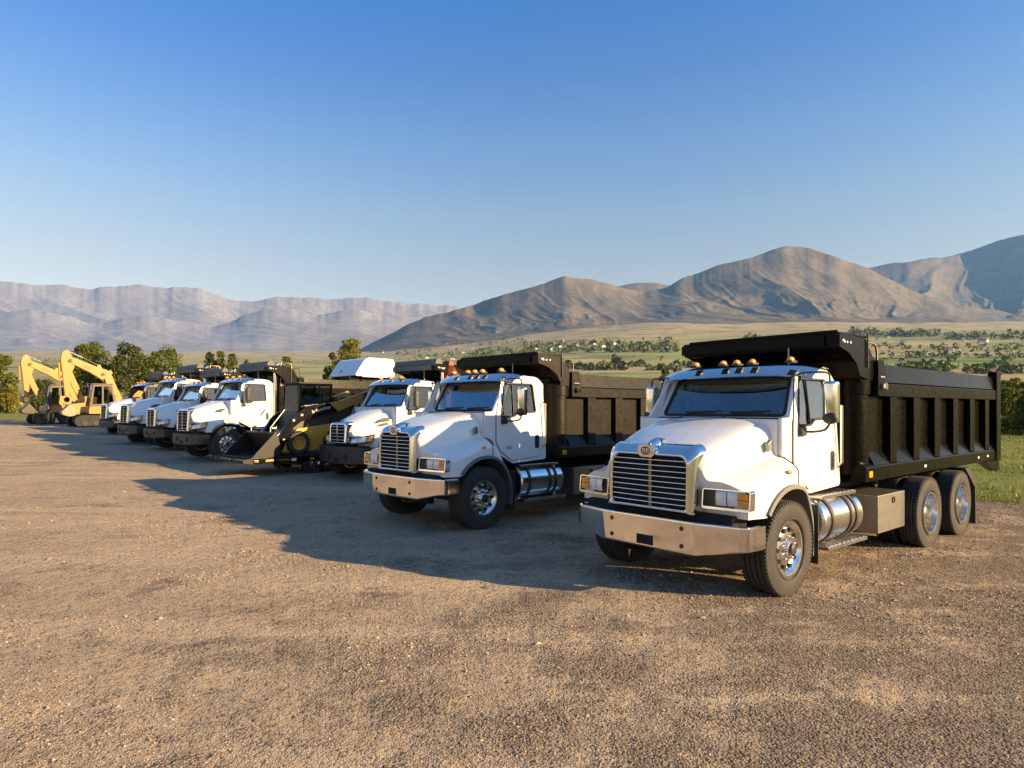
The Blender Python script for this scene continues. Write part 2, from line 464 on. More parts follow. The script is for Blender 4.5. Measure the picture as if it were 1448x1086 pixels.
def mat_gravel():
    m, nt = nmat('packed_gravel'); T = NT(nt); p = T.pos()
    big = T.noise(p, .23, 5, .6); mid = T.noise(p, 1.1, 5, .62, .4)
    st = T.scalev(p, (1, 1, 1))
    v1 = T.n('ShaderNodeTexVoronoi', feature='F1', i_Vector=st, i_Scale=46.0)
    v2 = T.n('ShaderNodeTexVoronoi', feature='F1', i_Vector=st, i_Scale=105.0)
    cs = T.n('ShaderNodeSeparateColor'); T.set(cs.inputs[0], v1.outputs['Color'])
    cs2 = T.n('ShaderNodeSeparateColor'); T.set(cs2.inputs[0], v2.outputs['Color'])
    base = T.ramp(big, [(.30, (.36, .275, .185)), (.5, (.43, .33, .22)), (.72, (.50, .385, .255))])
    rot = T.n('ShaderNodeMapping', i_Vector=p); rot.inputs['Rotation'].default_value = (0, 0, R(-49)); rot.inputs['Scale'].default_value = (.16, 1.25, 1)
    track = T.mapr(T.noise(rot.outputs[0], 1.0, 5, .6, .3), .50, .68, 0, 1)
    base = T.mix(T.math('MULTIPLY', track, .75), base, (.53, .41, .275))
    sp = T.n('ShaderNodeSeparateXYZ'); T.set(sp.inputs[0], p)
    turn = T.math('ADD', T.mapr(sp.outputs[0], -3.5, 4.5, -.05, .15), T.mapr(sp.outputs[1], 3.5, 8.0, .05, -.03))
    fine = T.noise(p, 4.2, 4, .65)
    lo = T.math('ADD', T.math('ADD', mid, turn), T.math('MULTIPLY', T.math('SUBTRACT', fine, .5), .35))
    loose = T.mapr(T.math('SUBTRACT', lo, T.math('MULTIPLY', track, .12)), .46, .66, 0, 1)                       # loose darker patches where the fines have gone
    base = T.mix(T.math('MULTIPLY', loose, .72), base, (.205, .162, .12))
    cell = T.mapr(cs.outputs[0], 0, 1, .62, 1.30)
    cell2 = T.mapr(cs2.outputs[1], 0, 1, .78, 1.18)
    k = T.math('MULTIPLY', cell, cell2)
    kk = T.n('ShaderNodeCombineColor')
    for i in range(3): T.set(kk.inputs[i], k)
    amt = T.math('ADD', .35, T.math('MULTIPLY', loose, .6), clamp=True)
    base = T.mix(amt, base, T.mix(1.0, base, kk.outputs[0], 'MULTIPLY'))
    dk = T.mapr(cs.outputs[1], .90, .93, 0, .65)
    base = T.mix(dk, base, (.06, .055, .05))
    lt = T.mapr(cs.outputs[2], .955, .97, 0, .6)
    base = T.mix(lt, base, (.44, .37, .28))
    hs = T.math('SUBTRACT', 1.0, T.math('MULTIPLY', v1.outputs['Distance'], 1.3))
    hs = T.math('MULTIPLY', hs, T.mapr(cs.outputs[1], 0, 1, .25, 1.0))
    hs = T.math('MULTIPLY', hs, T.math('ADD', .45, T.math('MULTIPLY', loose, .9)))
    h2 = T.math('MULTIPLY', T.math('SUBTRACT', 1.0, v2.outputs['Distance']), .3)
    h3 = T.math('MULTIPLY', T.noise(p, 9, 6, .68), 1.8)
    h4 = T.math('MULTIPLY', T.noise(p, 2.2, 4, .6), 3.0)
    h5 = T.math('MULTIPLY', T.math('MULTIPLY', T.noise(p, 19, 4, .6), loose), 1.5)
    h = T.math('ADD', T.math('ADD', T.math('ADD', hs, h2), h5), T.math('ADD', h3, h4))
    T.out(T.bsdf(Base_Color=base, Roughness=.93, Specular_IOR_Level=.18, Normal=T.bump(h, 1.0, .034)).outputs[0]); return m
M_['grassg'] = mat_grass(); M_['valley'] = mat_valley(); M_['gravel'] = mat_gravel()
M_['mtnA'] = mat_mtn('dry_brown_slope', (.135, .113, .078), (.175, .147, .104), (.078, .072, .053))
M_['mtnB'] = mat_mtn('far_hazed_slope', (.235, .228, .228), (.285, .272, .268), (.185, .18, .18), .7)  # pale blue-grey: part of the distance haze is painted into the slope colour
M_['pathd'] = pbr('pale_dirt', (.33, .26, .17), .95, var=.25, vscale=1.5, bump=.3, bscale=6)

# -- ground (grass) and valley: one polar sheet each, meeting ring to ring
def rings(r0, r1, n): return np.geomspace(r0, r1, n)
azs = np.concatenate([np.linspace(-180, -58, 42, endpoint=False), np.linspace(-58, 58, 420, endpoint=False), np.linspace(58, 180, 43)])
az = np.radians(azs)
def polar(rr):
    A, Rr = np.meshgrid(az, rr); return Rr * np.sin(A), Rr * np.cos(A)
X, Y = polar(np.concatenate([[.05], rings(1.5, 170, 110)]))
Z = terr(X, Y)
Z = Z - .12 * in_poly(X, Y, [(x, y) for x, y in LOT_CORNERS])
tag(grid_obj('ground', X, Y, Z, M_['grassg']), kind='structure')
X, Y = polar(rings(170, 11500, 150))
Zv = terr(X, Y)
tag(grid_obj('valley', X, Y, Zv, M_['valley']), kind='structure')

# -- mountain ranges
def mrange(name, mat, tab, Yb, Yr, eb, seed, ns, nt_, carve=.5, lat=420., back=1800., wob=.045, lin=.5, skew=1.2):
    px = np.array([t[0] for t in tab], float); py = np.array([t[1] for t in tab], float)
    s = np.linspace((px[0] - CX) / FPX, (px[-1] - CX) / FPX, ns)
    er = np.interp(s * FPX + CX, px, HY - py) / FPX
    ker = np.hanning(7); ker /= ker.sum()
    er = np.convolve(np.pad(er, 3, 'edge'), ker, 'valid')
    kw = np.hanning(max(9, ns // 9) | 1); kw /= kw.sum(); hw_ = len(kw) // 2
    es = np.convolve(np.pad(er, hw_, 'edge'), kw, 'valid')[:ns]
    er = er + .0055 * (fbm(s * 34 + seed, s * 0 + 3.3, 5, .55) - .5) * (1.5 if Yr > 7000 else 1)
    t = np.concatenate([np.linspace(0, 1, nt_), np.linspace(1, 2, nt_ // 3)[1:]])
    S, Tt = np.meshgrid(s, t)
    q6 = np.clip(Tt, 0, 1) ** 4
    E = es[None] * (1 - q6) + er[None] * q6
    yr = Yr * (1 + wob * (fbm(S * 9 + seed, S * 0 + 1.7, 3) - .5) * 2)
    f = np.minimum(Tt, 1)
    Yd = np.where(Tt <= 1, Yb + (yr - Yb) * f, yr + back * (Tt - 1))
    ebv = (terr(S * Yb, S * 0 + Yb) - CAMZ) / Yb - .003; E = np.maximum(E, ebv + .001) * (E > ebv) + (ebv - .004) * (E <= ebv)
    prof = lin * f + (1 - lin) * f ** 1.9
    L = S * (Yb + Yr) / 2
    wx = L / lat + 1.1 * (fbm(L / lat * .6 + seed, f * 2.2 + 4, 3) - .5) + seed
    rg = ridged(wx, f * .9 + .25 * wx + seed, 5, .52)
    rg2 = fbm(L / lat * 3.1 + seed, Yd / lat * 3.1, 5, .55)
    wx2 = wx + skew * f
    rg = ridged(wx2, f * .9 + .25 * wx + seed, 5, .52)
    xw = S * Yd; iso = ridged(xw / (lat * 2.2) + seed, Yd / (lat * 2.2) + .5 * fbm(xw / lat, Yd / lat, 2), 5, .5)
    cut = carve * (.62 * (1 - rg) + .34 * (1 - iso)) + .05 * (rg2 - .5)
    e = ebv + (E - ebv) * (prof * (1 - np.clip(cut, 0, .93) * (1 - f ** 3.5)))
    e = np.where(Tt > 1, (ebv + (E - ebv) * np.clip(1 - .55 * (Tt - 1), 0, 1)) * yr / Yd, e)
    Zm = CAMZ + e * Yd
    Zm[0] -= 90
    return tag(grid_obj(name, S * Yd, Yd, Zm, mat), kind='structure')
mrange('mountain_ridge', M_['mtnA'],
       [(500, 500), (530, 482), (560, 467), (600, 450), (650, 437), (700, 421), (740, 409), (770, 399), (797, 391), (815, 394), (840, 397), (865, 403), (885, 408), (912, 413), (935, 408), (950, 402), (965, 394), (1010, 378), (1040, 370), (1060, 365), (1085, 356), (1110, 349), (1125, 348), (1140, 350), (1160, 356), (1180, 362), (1205, 372), (1230, 381), (1260, 396), (1300, 415), (1350, 430), (1420, 441), (1520, 452)],
       2900, 4700, .134, 4.2, 620, 170, .85, 460., lin=.55)
mrange('mountain_shoulder', M_['mtnA'],
       [(1080, 440), (1150, 402), (1200, 388), (1232, 378), (1270, 371), (1330, 364), (1370, 355), (1410, 341), (1448, 332), (1520, 322), (1650, 330), (2000, 350)],
       3300, 6200, .136, 9.7, 420, 130, .95, 640., lin=.55, skew=-1.0)
mrange('mountain_knoll', M_['mtnA'],
       [(820, 440), (860, 412), (885, 403), (905, 400), (930, 400), (950, 403), (985, 420), (1020, 440)],
       5600, 6600, .14, 2.9, 120, 40, .4, 420.)
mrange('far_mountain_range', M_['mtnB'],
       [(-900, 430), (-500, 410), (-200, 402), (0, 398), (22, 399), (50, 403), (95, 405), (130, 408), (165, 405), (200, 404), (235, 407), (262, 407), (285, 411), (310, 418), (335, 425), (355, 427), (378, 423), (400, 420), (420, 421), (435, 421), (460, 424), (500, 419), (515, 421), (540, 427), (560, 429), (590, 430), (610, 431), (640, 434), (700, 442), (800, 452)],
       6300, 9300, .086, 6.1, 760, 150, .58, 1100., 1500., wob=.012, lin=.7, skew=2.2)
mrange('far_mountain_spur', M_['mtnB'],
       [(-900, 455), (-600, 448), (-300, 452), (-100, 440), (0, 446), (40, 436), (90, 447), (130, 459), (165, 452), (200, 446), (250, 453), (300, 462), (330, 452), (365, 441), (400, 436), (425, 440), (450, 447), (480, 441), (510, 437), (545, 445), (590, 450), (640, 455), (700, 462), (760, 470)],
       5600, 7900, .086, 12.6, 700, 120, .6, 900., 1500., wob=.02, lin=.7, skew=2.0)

# -- gravel lot: a triangulated sheet lying on the ground
from mathutils.geometry import delaunay_2d_cdt
_p = []
_rng = np.random.RandomState(5)
for r in np.geomspace(2.0, 85, 84):
    aa = np.radians(np.concatenate([np.linspace(-50, 50, 150), np.linspace(56, 304, 46)])) + _rng.uniform(-.004, .004, 196)
    rr = r * (1 + _rng.uniform(-.012, .012, 196))
    _p.append(np.stack([rr * np.sin(aa), rr * np.cos(aa)], 1))
_p = np.concatenate(_p)
_p = _p[in_poly(_p[:, 0], _p[:, 1], LOT_CORNERS)]
_n = len(LOT)
vv, ee, ff, *_rest = delaunay_2d_cdt([Vector(q) for q in LOT] + [Vector(q) for q in _p], [(i, (i + 1) % _n) for i in range(_n)], [], 1, 1e-5)
vx = np.array([[v.x, v.y] for v in vv])
def lotz(x, y):
    r = np.hypot(x, y)
    ap = np.clip(1 - r / 26, 0, 1)
    b = .016 * (fbm(x * 2.3, y * 2.3, 2) - .5) * np.clip(1 - r / 12, 0, 1) + .035 * (fbm(x / 1.6 + 9, y / 1.6, 4) - .5) + .05 * (fbm(x / 5 + 2, y / 5, 2) - .5)
    return terr(x, y) + .012 + b * ap
lz = lotz(vx[:, 0], vx[:, 1])
tri = np.array([f for f in ff if len(f) == 3], np.int32)
lot = tag(np_obj('gravel_lot', np.column_stack([vx, lz]), tri, M_['gravel'], True), kind='structure')
# pale dirt track along the far end of the lot
pa = np.array([(-30, 66.5), (-38, 55.4), (-46, 53.6), (-60, 53.0), (-92, 52.9)]); pts = []
for i in range(len(pa) - 1):
    for k in range(12): pts.append(pa[i] + (pa[i + 1] - pa[i]) * k / 12)
pts = np.array(pts); off = []
for i in range(len(pts)):
    t = pts[min(i + 1, len(pts) - 1)] - pts[max(i - 1, 0)]; t /= np.linalg.norm(t); off.append((-t[1], t[0]))
off = np.array(off); W = np.linspace(-.8, .8, 5)
X = pts[:, 0][:, None] + off[:, 0][:, None] * W; Y = pts[:, 1][:, None] + off[:, 1][:, None] * W
tag(grid_obj('dirt_path', X, Y, terr(X, Y) + .06, M_['pathd']), kind='structure')

# -- loose stones lying on the gravel
def stones(N, rmin, rmax, s0, s1, seed, patch):
    g = np.random.RandomState(seed)
    r = np.exp(g.uniform(np.log(rmin), np.log(rmax), N * 3)); a = np.radians(g.uniform(-44, 44, N * 3))
    x = r * np.sin(a); y = r * np.cos(a)
    den = fbm(x * 1.1 + 40, y * 1.1, 4) + np.clip(x * .016, -.06, .08) + np.clip((6 - y) * .015, -.04, .05)
    keep = g.rand(N * 3) < np.clip((den - patch) * 5 + .22, .05, 1)
    x = x[keep][:N]; y = y[keep][:N]; n = len(x)
    ok = in_poly(x, y, LOT_CORNERS); x = x[ok]; y = y[ok]; n = len(x)
    sz = s0 * np.exp(g.randn(n) * s1) * (np.clip(np.hypot(x, y) / 5, .8, 2.2))
    z = lotz(x, y)
    base = np.array([(1, 0, 0), (-1, 0, 0), (0, 1, 0), (0, -1, 0), (0, 0, 1), (0, 0, -1)], float)
    fc = np.array([(0, 2, 4), (2, 1, 4), (1, 3, 4), (3, 0, 4), (2, 0, 5), (1, 2, 5), (3, 1, 5), (0, 3, 5)])
    V = base[None] * (1 + g.uniform(-.35, .35, (n, 6, 3))) * np.array([1, 1, .62]) + g.uniform(-.22, .22, (n, 6, 3))
    ph = g.uniform(0, 6.28, n); c, s = np.cos(ph), np.sin(ph)
    st = g.uniform(.7, 1.5, n)
    vx_ = (V[..., 0] * st[:, None]); vy_ = V[..., 1]
    Vx = vx_ * c[:, None] - vy_ * s[:, None]; Vy = vx_ * s[:, None] + vy_ * c[:, None]
    P = np.stack([x[:, None] + Vx * sz[:, None], y[:, None] + Vy * sz[:, None], z[:, None] + (V[..., 2] + .18) * sz[:, None]], -1).reshape(-1, 3)
    F = (fc[None] + 6 * np.arange(n)[:, None, None]).reshape(-1, 3)
    return P, F
def mat_stone():
    m, nt = nmat('gravel_stone'); T = NT(nt)
    ri = T.n('ShaderNodeNewGeometry').outputs['Random Per Island']
    c = T.ramp(ri, [(0, (.15, .12, .095)), (.3, (.23, .185, .135)), (.6, (.30, .24, .17)), (.85, (.36, .285, .205)), (.97, (.45, .37, .28))])
    T.out(T.bsdf(Base_Color=c, Roughness=.9, Specular_IOR_Level=.2).outputs[0]); return m
M_['stone'] = mat_stone()
P1, F1 = stones(60000, 3.3, 20, .0046, .40, 21, .50)
P2, F2 = stones(80, 3.5, 20, .011, .35, 22, .53)
tag(np_obj('gravel', np.concatenate([P1, P2]), np.concatenate([F1, F2 + len(P1)]), M_['stone']), kind='stuff',
    label='loose gravel stones scattered over the tan lot', cat='gravel')
# ------------------------------------------------------------------ trucks (x forward, y to the driver's side, z up; origin under the front axle)
def arc(cx, cz, r, a0, a1, n):
    return [(cx + r * math.cos(R(a0 + (a1 - a0) * k / n)), cz + r * math.sin(R(a0 + (a1 - a0) * k / n))) for k in range(n + 1)]

def tyre_mesh(r=.53, w=.30, rim=.285):
    h = w / 2; mb = MB(); prof = [(-h * .72, rim), (-h * .88, rim + .02), (-h * 1.0, rim + .07), (-h * 1.04, (r + rim) / 2 + .01), (-h * 1.0, r - .07), (-h * .97, r - .045), (-h * .93, r - .012), (-h * .86, r)]
    for g in (-.56, -.2, .2, .56):
        prof += [(h * (g - .05), r + .002), (h * (g - .04), r - .016), (h * (g + .04), r - .016), (h * (g + .05), r + .002)]
    prof += [(h * .86, r), (h * .93, r - .012), (h * .97, r - .045), (h * 1.0, r - .07), (h * 1.04, (r + rim) / 2 + .01), (h * 1.0, rim + .07), (h * .88, rim + .02), (h * .72, rim)]
    mb.lathe(prof, seg=72)
    for k in range(72):                                   # shoulder lugs
        for s in (-1, 1):
            a = 2 * math.pi * (k + .5) / 72
            M = Matrix.Rotation(-a, 4, 'Y')
            mb.box(r - .05, r - .004, s * h * .80, s * h * .975, -.012, .012, M=M)
    for s in (-1, 1):                                    # raised bands on the sidewall
        mb.lathe([(s * h * 1.035, rim + .045), (s * h * 1.065, rim + .052), (s * h * 1.035, rim + .06)], seg=72)
    return mb.mesh('tyre', M_['rubber'], 40)
def front_rim_mesh(rim=.292, w=.30):
    h = w / 2; mb = MB()
    prof = [(-h * .9, rim - .02), (-h * .9, rim), (h * .80, rim), (h * .95, rim + .016), (h * 1.0, rim + .012), (h * .98, rim - .008), (h * .80, rim - .03), (h * .66, rim - .055), (h * .74, rim - .09), (h * .80, rim - .13), (h * .80, .10), (h * .82, .0)]
    mb.lathe(prof, seg=60); mb.mi = 1
    for k in range(10):                                  # hand holes
        a = 2 * math.pi * k / 10
        c = Vector((math.cos(a) * .212, h * .772, math.sin(a) * .212))
        mb.tube([c - Vector((0, .02, 0)), c + Vector((0, .018, 0))], .025, 14)
    return mb.mesh('wheel', [M_['alu'], M_['hole']], 40)
def hub_front_mesh(w=.30):
    h = w / 2; mb = MB()
    mb.lathe([(h * .8, .082), (h * 1.1, .079), (h * 1.15, .07)], seg=28)
    mb.mi = 1
    mb.lathe([(h * 1.15, .07), (h * 1.36, .062), (h * 1.4, .048), (h * 1.4, 0)], seg=28)
    mb.mi = 0
    for k in range(10):
        a = 2 * math.pi * (k + .5) / 10; c = Vector((math.cos(a) * .135, h * .78, math.sin(a) * .135))
        mb.tube([c, c + Vector((0, .036, 0)), c + Vector((0, .040, 0))], [.0145, .0145, .009], 6)
    return mb.mesh('hub', [M_['alu'], M_['blackm']], 40)
def rear_rim_mesh(rim=.292, w=.30):
    h = w / 2; mb = MB()
    prof = [(-h * .9, rim), (h * .8, rim), (h * .95, rim + .016), (h * 1.0, rim + .012), (h * .98, rim - .01), (h * .7, rim - .022), (h * .1, rim - .03), (-h * .55, rim - .045), (-h * .72, rim - .075), (-h * .80, rim - .12), (-h * .80, .12), (-h * .80, 0)]
    mb.lathe(prof, seg=60); mb.mi = 1
    for k in range(10):
        a = 2 * math.pi * k / 10; c = Vector((math.cos(a) * .205, -h * .77, math.sin(a) * .205))
        mb.tube([c, c + Vector((0, .03, 0))], .022, 12)
    return mb.mesh('wheel', [M_['alu'], M_['hole']], 40)
def hub_rear_mesh(w=.30):
    h = w / 2; mb = MB()
    mb.lathe([(-h * .8, .105), (h * .25, .095), (h * .45, .085), (h * .55, .06), (h * .56, 0)], seg=24); mb.mi = 1
    for k in range(10):
        a = 2 * math.pi * (k + .5) / 10; c = Vector((math.cos(a) * .14, -h * .78, math.sin(a) * .14))
        mb.tube([c, c + Vector((0, .05, 0))], .018, 6)
    return mb.mesh('hub', [M_['steel'], M_['chrome']], 40)
WM = dict(tf=tyre_mesh(.535, .33), t=tyre_mesh(.525, .27), fr=front_rim_mesh(), fh=hub_front_mesh(), rr=rear_rim_mesh(), rh=hub_rear_mesh())
def wheel(root, x, y, z, front, side, scale=1.0, name='wheel'):
    """side +1 = outer face towards +y"""
    o = bpy.data.objects.new(name, WM['fr' if front else 'rr']); COL.objects.link(o); o.parent = root
    o.location = (x, y, z); o.scale = (scale,) * 3
    if side < 0: o.rotation_euler = (0, 0, math.pi)
    for nm, k in (('tyre', 'tf' if front else 't'), ('hub', 'fh' if front else 'rh')):
        c = bpy.data.objects.new(nm, WM[k]); COL.objects.link(c); c.parent = o
    return o

def hood_rows(P):
    """cross-sections of the tilt hood with its fenders, front to cowl"""
    gw, gz1, x0, x1 = P['gw'], P['gz1'] - .05, P['hx'], -.25
    ax, az_, ar = P.get('ax', -.10), .53, .675
    xs = [x0, x0 - .03, x0 - .08, x0 - .16, x0 - .25]
    xa = ax + math.sqrt(ar ** 2 - (.93 - az_) ** 2)
    xs = [x for x in xs if x > xa + .02] + [xa + .004, xa - .004]
    xs += [lerp(xa - .004, x1, k / 15) for k in range(1, 16)]
    rows = []
    for x in xs:
        t = (x0 - x) / (x0 + .50)
        w = lerp(gw + P.get('wadd', .01), .92, t ** .65)
        zt = gz1 + (P['cz'] - gz1) * (1 - (1 - t) ** 1.55)
        if x > x0 - .09: zt -= .03 * ((x - (x0 - .09)) / .09) ** 2
        zf = lerp(P['fz'], P['fz'] + .22, sst(0.0, .9, t))
        yo = lerp(1.17, 1.225, sst(0, .3, t))
        zb = .93
        if abs(x - ax) < ar - .001 and x < xa:
            zb = max(zb, az_ + math.sqrt(ar ** 2 - (x - ax) ** 2))
        zo = max(zf - .10, zb + .02)
        cr = P.get('crown', .06)
        ctrl = [(0, zt), (.35 * w, zt - cr * .12), (.70 * w, zt - cr * .55), (.90 * w, zt - cr * 1.3), (1.0 * w, zt - cr * 2.7), (w + .035, lerp(zt, zf, .50)),
                (lerp(w, yo, .20), lerp(zt, zf, .78)), (lerp(w, yo, .52), zf + .075), (lerp(w, yo, .82), zf + .012), (yo - .012, zf - .045), (yo, zo)]
        pr = spline(ctrl, 4)
        pr.append((yo, (zo + zb) / 2)); pr.append((yo, zb))
        row = []
        for y, z in pr:
            rd = P.get('nose', .10) * sst(gw + .1, 1.22, y) ** 1.5 * (1 - sst(0, .28, t)) if t < .3 else 0
            row.append((x - rd - P.get('sweep', 0) * (max(0, y - gw) / .6) * (1 - sst(0, .5, t)), y, z))
        rows.append([(a, -b, c) for a, b, c in row[::-1]] + row[1:])
    return rows

def make_truck(P, label, loc, heading, scale=1, group='white dump trucks parked in a row'):
    A = P['style'] == 'A'; BK = M_[P.get('bk', 'black')]
    ez = (0, 0, 0)
    rt = thing('dump_truck', label, 'truck', loc, heading, scale, group)
    gw, gz0, gz1, hx, RZ = P['gw'], P['gz0'], P['gz1'], P['hx'], P['rz']
    paint = M_['white']
    # hood and fenders
    rows = hood_rows(P)
    mb = MB(); mb.grid(rows)
    b0 = rows[0]; mb.add(b0, [tuple(range(len(b0)))])
    for s in (-1, 1):                                        # rear of the fender, wrapping the wheel behind the hood cut
        rr = []
        for k in range(11):
            x = lerp(-.25, -.79, k / 10); t = k / 10
            yo = lerp(1.225, 1.10, t ** 1.6); zf = lerp(P['fz'] + .21, .78, t ** 1.55)
            za = .53 + math.sqrt(max(.0, .675 ** 2 - (x + .10) ** 2)) if abs(x + .1) < .67 else .50
            zf = max(zf, za + .03); za = min(za, zf - .02)
            rr.append([(x, s * .80, zf + .03), (x, s * (yo - .12), zf + .01), (x, s * (yo - .03), zf - .025), (x, s * yo, zf - .07 if zf - .07 > za else (zf + za) / 2 - .01), (x, s * yo, za)])
        mb.grid(rr)
    hood = mb.build('hood', paint, rt, 50)
    # hood cut line + latch
    mb = MB()
    r = [p for p in rows[-1]]
    mb.tube([(p[0] - .002, p[1] * 1.002, p[2] + .002) for p in r], .007, 6)
    mb.build('hood_seam', M_['gasket'], rt)
    # wheel arch flare
    for s in (-1, 1):
        mb = MB(); pts = arc(-.10, .53, .672, 38, 196, 26); rws = []
        for i, (x, z) in enumerate(pts):
            dx, dz = (x + .10) / .672, (z - .53) / .672
            yo = 1.232 - (.10 * sst(-.25, -.78, x) if x < -.25 else 0)
            rws.append([(x + dx * .05, s * (yo - .004), z + dz * .05), (x + dx * .045, s * (yo + .022), z + dz * .045), (x, s * (yo + .028), z), (x - dx * .012, s * (yo + .01), z - dz * .012), (x - dx * .012, s * .80, z - dz * .012)])
        mb.grid(rws)
        mb.build('wheel_arch', M_['grey' if A else 'blackm'], rt, 40)
        mb = MB(); mb.box(-.815, -.795, s * .82, s * 1.2, .24, .95, .006)
        mb.build('mud_flap', M_['blackm'], rt)
    # grille shell
    gx = hx + .07; mb = MB(); lev = []
    ins = [(.0, -.14), (.004, -.05), (.022, .005), (.05, .035), (.085, .045), (.105, .04), (.118, .02), (.122, -.065)]
    if not A: ins = [(i * .72, d) for i, d in ins]
    nin = ins[-1][0]
    for i, dx in ins:
        top = i * (1.25 if A else 1.0)
        lev.append([(gx + dx - (.10 if A else .06) * (max(0, w - gz0) / (gz1 - gz0)) ** 3 * (1 if i < .08 else .35), u, w) for u, w in rrect(-gw - .02 + i, gw + .02 - i, gz0 + i * .6, gz1 - top, [.03, .03, .11 if A else .08, .11 if A else .08], 7)])
    mb.grid(lev, cv=True)
    grille = mb.build('grille', M_['chrome'], rt, 60)
    oz0, oz1, ow = gz0 + nin * .6, gz1 - nin * (1.25 if A else 1.0), gw + .02 - nin
    mb = MB(); mb.box(gx - .062, gx - .05, -ow - .01, ow + .01, oz0 - .01, oz1 + .01)
    for k in range(14):
        y = lerp(-ow, ow, (k + .5) / 14); mb.box(gx - .05, gx - .046, y - .006, y + .006, oz0, oz1)
    mb.build('radiator', M_['hole'], grille)
    nb = P['bars']
    for k in range(nb):
        z = lerp(oz0, oz1, (k + .6) / (nb + .2)); mb = MB(); rws = []
        for j in range(9):
            y = lerp(-ow - .004, ow + .004, j / 8); bx = gx + .0 + .018 * (1 - (y / ow) ** 2)
            if not A: bx = gx + .012 * (1 - (abs(y) / ow))
            rws.append([(bx + a, y, z + c) for a, c in rrect(-.022, .006, -.0065, .0065, .005, 2)])
        mb.grid(rws, cv=True, capu=True); mb.build('grille_bar', M_['chrome'], grille, 50)
    mb = MB(); mb.box(gx - .048, gx - (.026 if A else -.035), -.022, .022, oz0, oz1, .004)
    mb.build('grille_post', M_['bronze' if A else 'chrome'], grille)
    if A:
        # badge and the ornament behind it
        ezb = gz1 - .085
        mb = MB(); mb.plate(rpoly([(-.13, .02), (-.10, -.075), (.10, -.075), (.13, .02), (.10, .065), (-.10, .065)], .05, 5), [], lambda u, w: (gx + .047, u, ezb + w), (-.06, 0, 0))
        badge = mb.build('badge', M_['chrome'], rt, 30)
        mb = MB(); mb.lathe([(0, .0), (.0, .052), (.007, .058), (.007, 0)], (gx + .048, 0, ezb), 'x', 28)
        for v in range(len(mb.v)):
            a, b_, c = mb.v[v]; mb.v[v] = (a, b_ * 1.35, c)
        mb.build('badge_field', M_['navy'], badge)
        mb = MB(); mb.lathe([(.0, .060), (.012, .062), (.012, .050), (.0, .050)], (gx + .047, 0, ezb), 'x', 28, close=True)
        for y0, h_ in ((-.040, .024), (-.013, .032), (.013, .032), (.040, .024)):
            mb.box(gx + .055, gx + .062, y0 - .006, y0 + .006, ezb - h_, ezb + h_ * .8, .002)
        mb.box(gx + .055, gx + .062, -.045, -.005, ezb + h_ * .5, ezb + h_ * .95, .002); mb.box(gx + .055, gx + .062, .005, .045, ezb + h_ * .5, ezb + h_ * .95, .002)
        for v in range(28 * 4):
            a, b_, c = mb.v[v]; mb.v[v] = (a, b_ * 1.35, c)
        mb.build('badge_ring', M_['chrome'], badge)
        mb = MB(); rws = []
        for k in range(9):
            t = k / 8; x = gx - .02 - .26 * t; w = .028 + .055 * math.sin(math.pi * min(1, t * 1.1 + .05)); h = .07 * math.sin(math.pi * (.25 + .72 * t))
            zt = gz1 - .045 + (P['cz'] - gz1) * .25 * t
            rws.append([(x, w * math.cos(a), zt + h * math.sin(a)) for a in [math.pi * j / 8 for j in range(9)]])
        mb.grid(rws); mb.build('hood_ornament', M_['chrome'], rt, 60)
    # bumper
    bz0, bz1, bx = P['bz0'], P['bz1'], P['bx']
    plan = [(.50, 1.235), (.68, 1.235), (.79, 1.215), (bx - .10, 1.10), (bx - .012, .68), (bx, .60), (bx + .006, .30), (bx + .008, 0)]
    plan = plan + [(x, -y) for x, y in plan[-2::-1]]
    mb = MB(); rws = []
    for x, y in plan:
        zb = lerp(bz0, bz0 + .10, sst(.66, 1.2, abs(y))) if A else lerp(bz0, bz0 + .04, sst(.66, 1.2, abs(y)))
        n = Vector((x - .3, y * .55, 0)).normalized()
        q = lambda d, z: (x - n.x * d, y - n.y * d, z)
        rws.append([q(.09, zb + .012), q(.02, zb), q(.004, zb + .012), q(0, zb + .03), q(0, bz1 - .03), q(.004, bz1 - .010), q(.02, bz1), q(.10, bz1 - .004)])
    mb.grid(rws)
    bump = mb.build('bumper', M_['chrome' if A else 'blackm'], rt, 30)
    mb = MB(); mb.box(bx - .02, bx + .010, -.125, .125, bz0 + .03, bz0 + .155, .012); mb.build('tow_opening', M_['hole'], bump)
    if A:
        for y in (-.50, .50):
            for z in (bz0 + .09, bz1 - .085):
                mb = MB(); mb.lathe([(0, .026), (.006, .026), (.008, .018), (.02, .014), (.022, 0)], (bx + .001, y, z), 'x', 14); mb.build('bolt', M_['darksteel'], bump)
    else:
        for y in (-.42, .42):
            mb = MB(); mb.box(bx - .02, bx + .012, y - .09, y + .09, bz0 + .12, bz0 + .25, .015); mb.build('tow_opening', M_['hole'], bump)
            mb = MB(); mb.box(bx + .005, bx + .03, y - .03, y + .03, bz0 + .10, bz0 + .27, .012); mb.build('tow_hook', M_['darksteel'], bump)
    mb = MB(); mb.box(hx - .3, hx - .01, -1.04, 1.04, bz0 + .12, .955, .02); mb.box(.45, hx - .28, -.5, .5, .42, .9); mb.build('bumper_bracket', M_['hole'], rt)
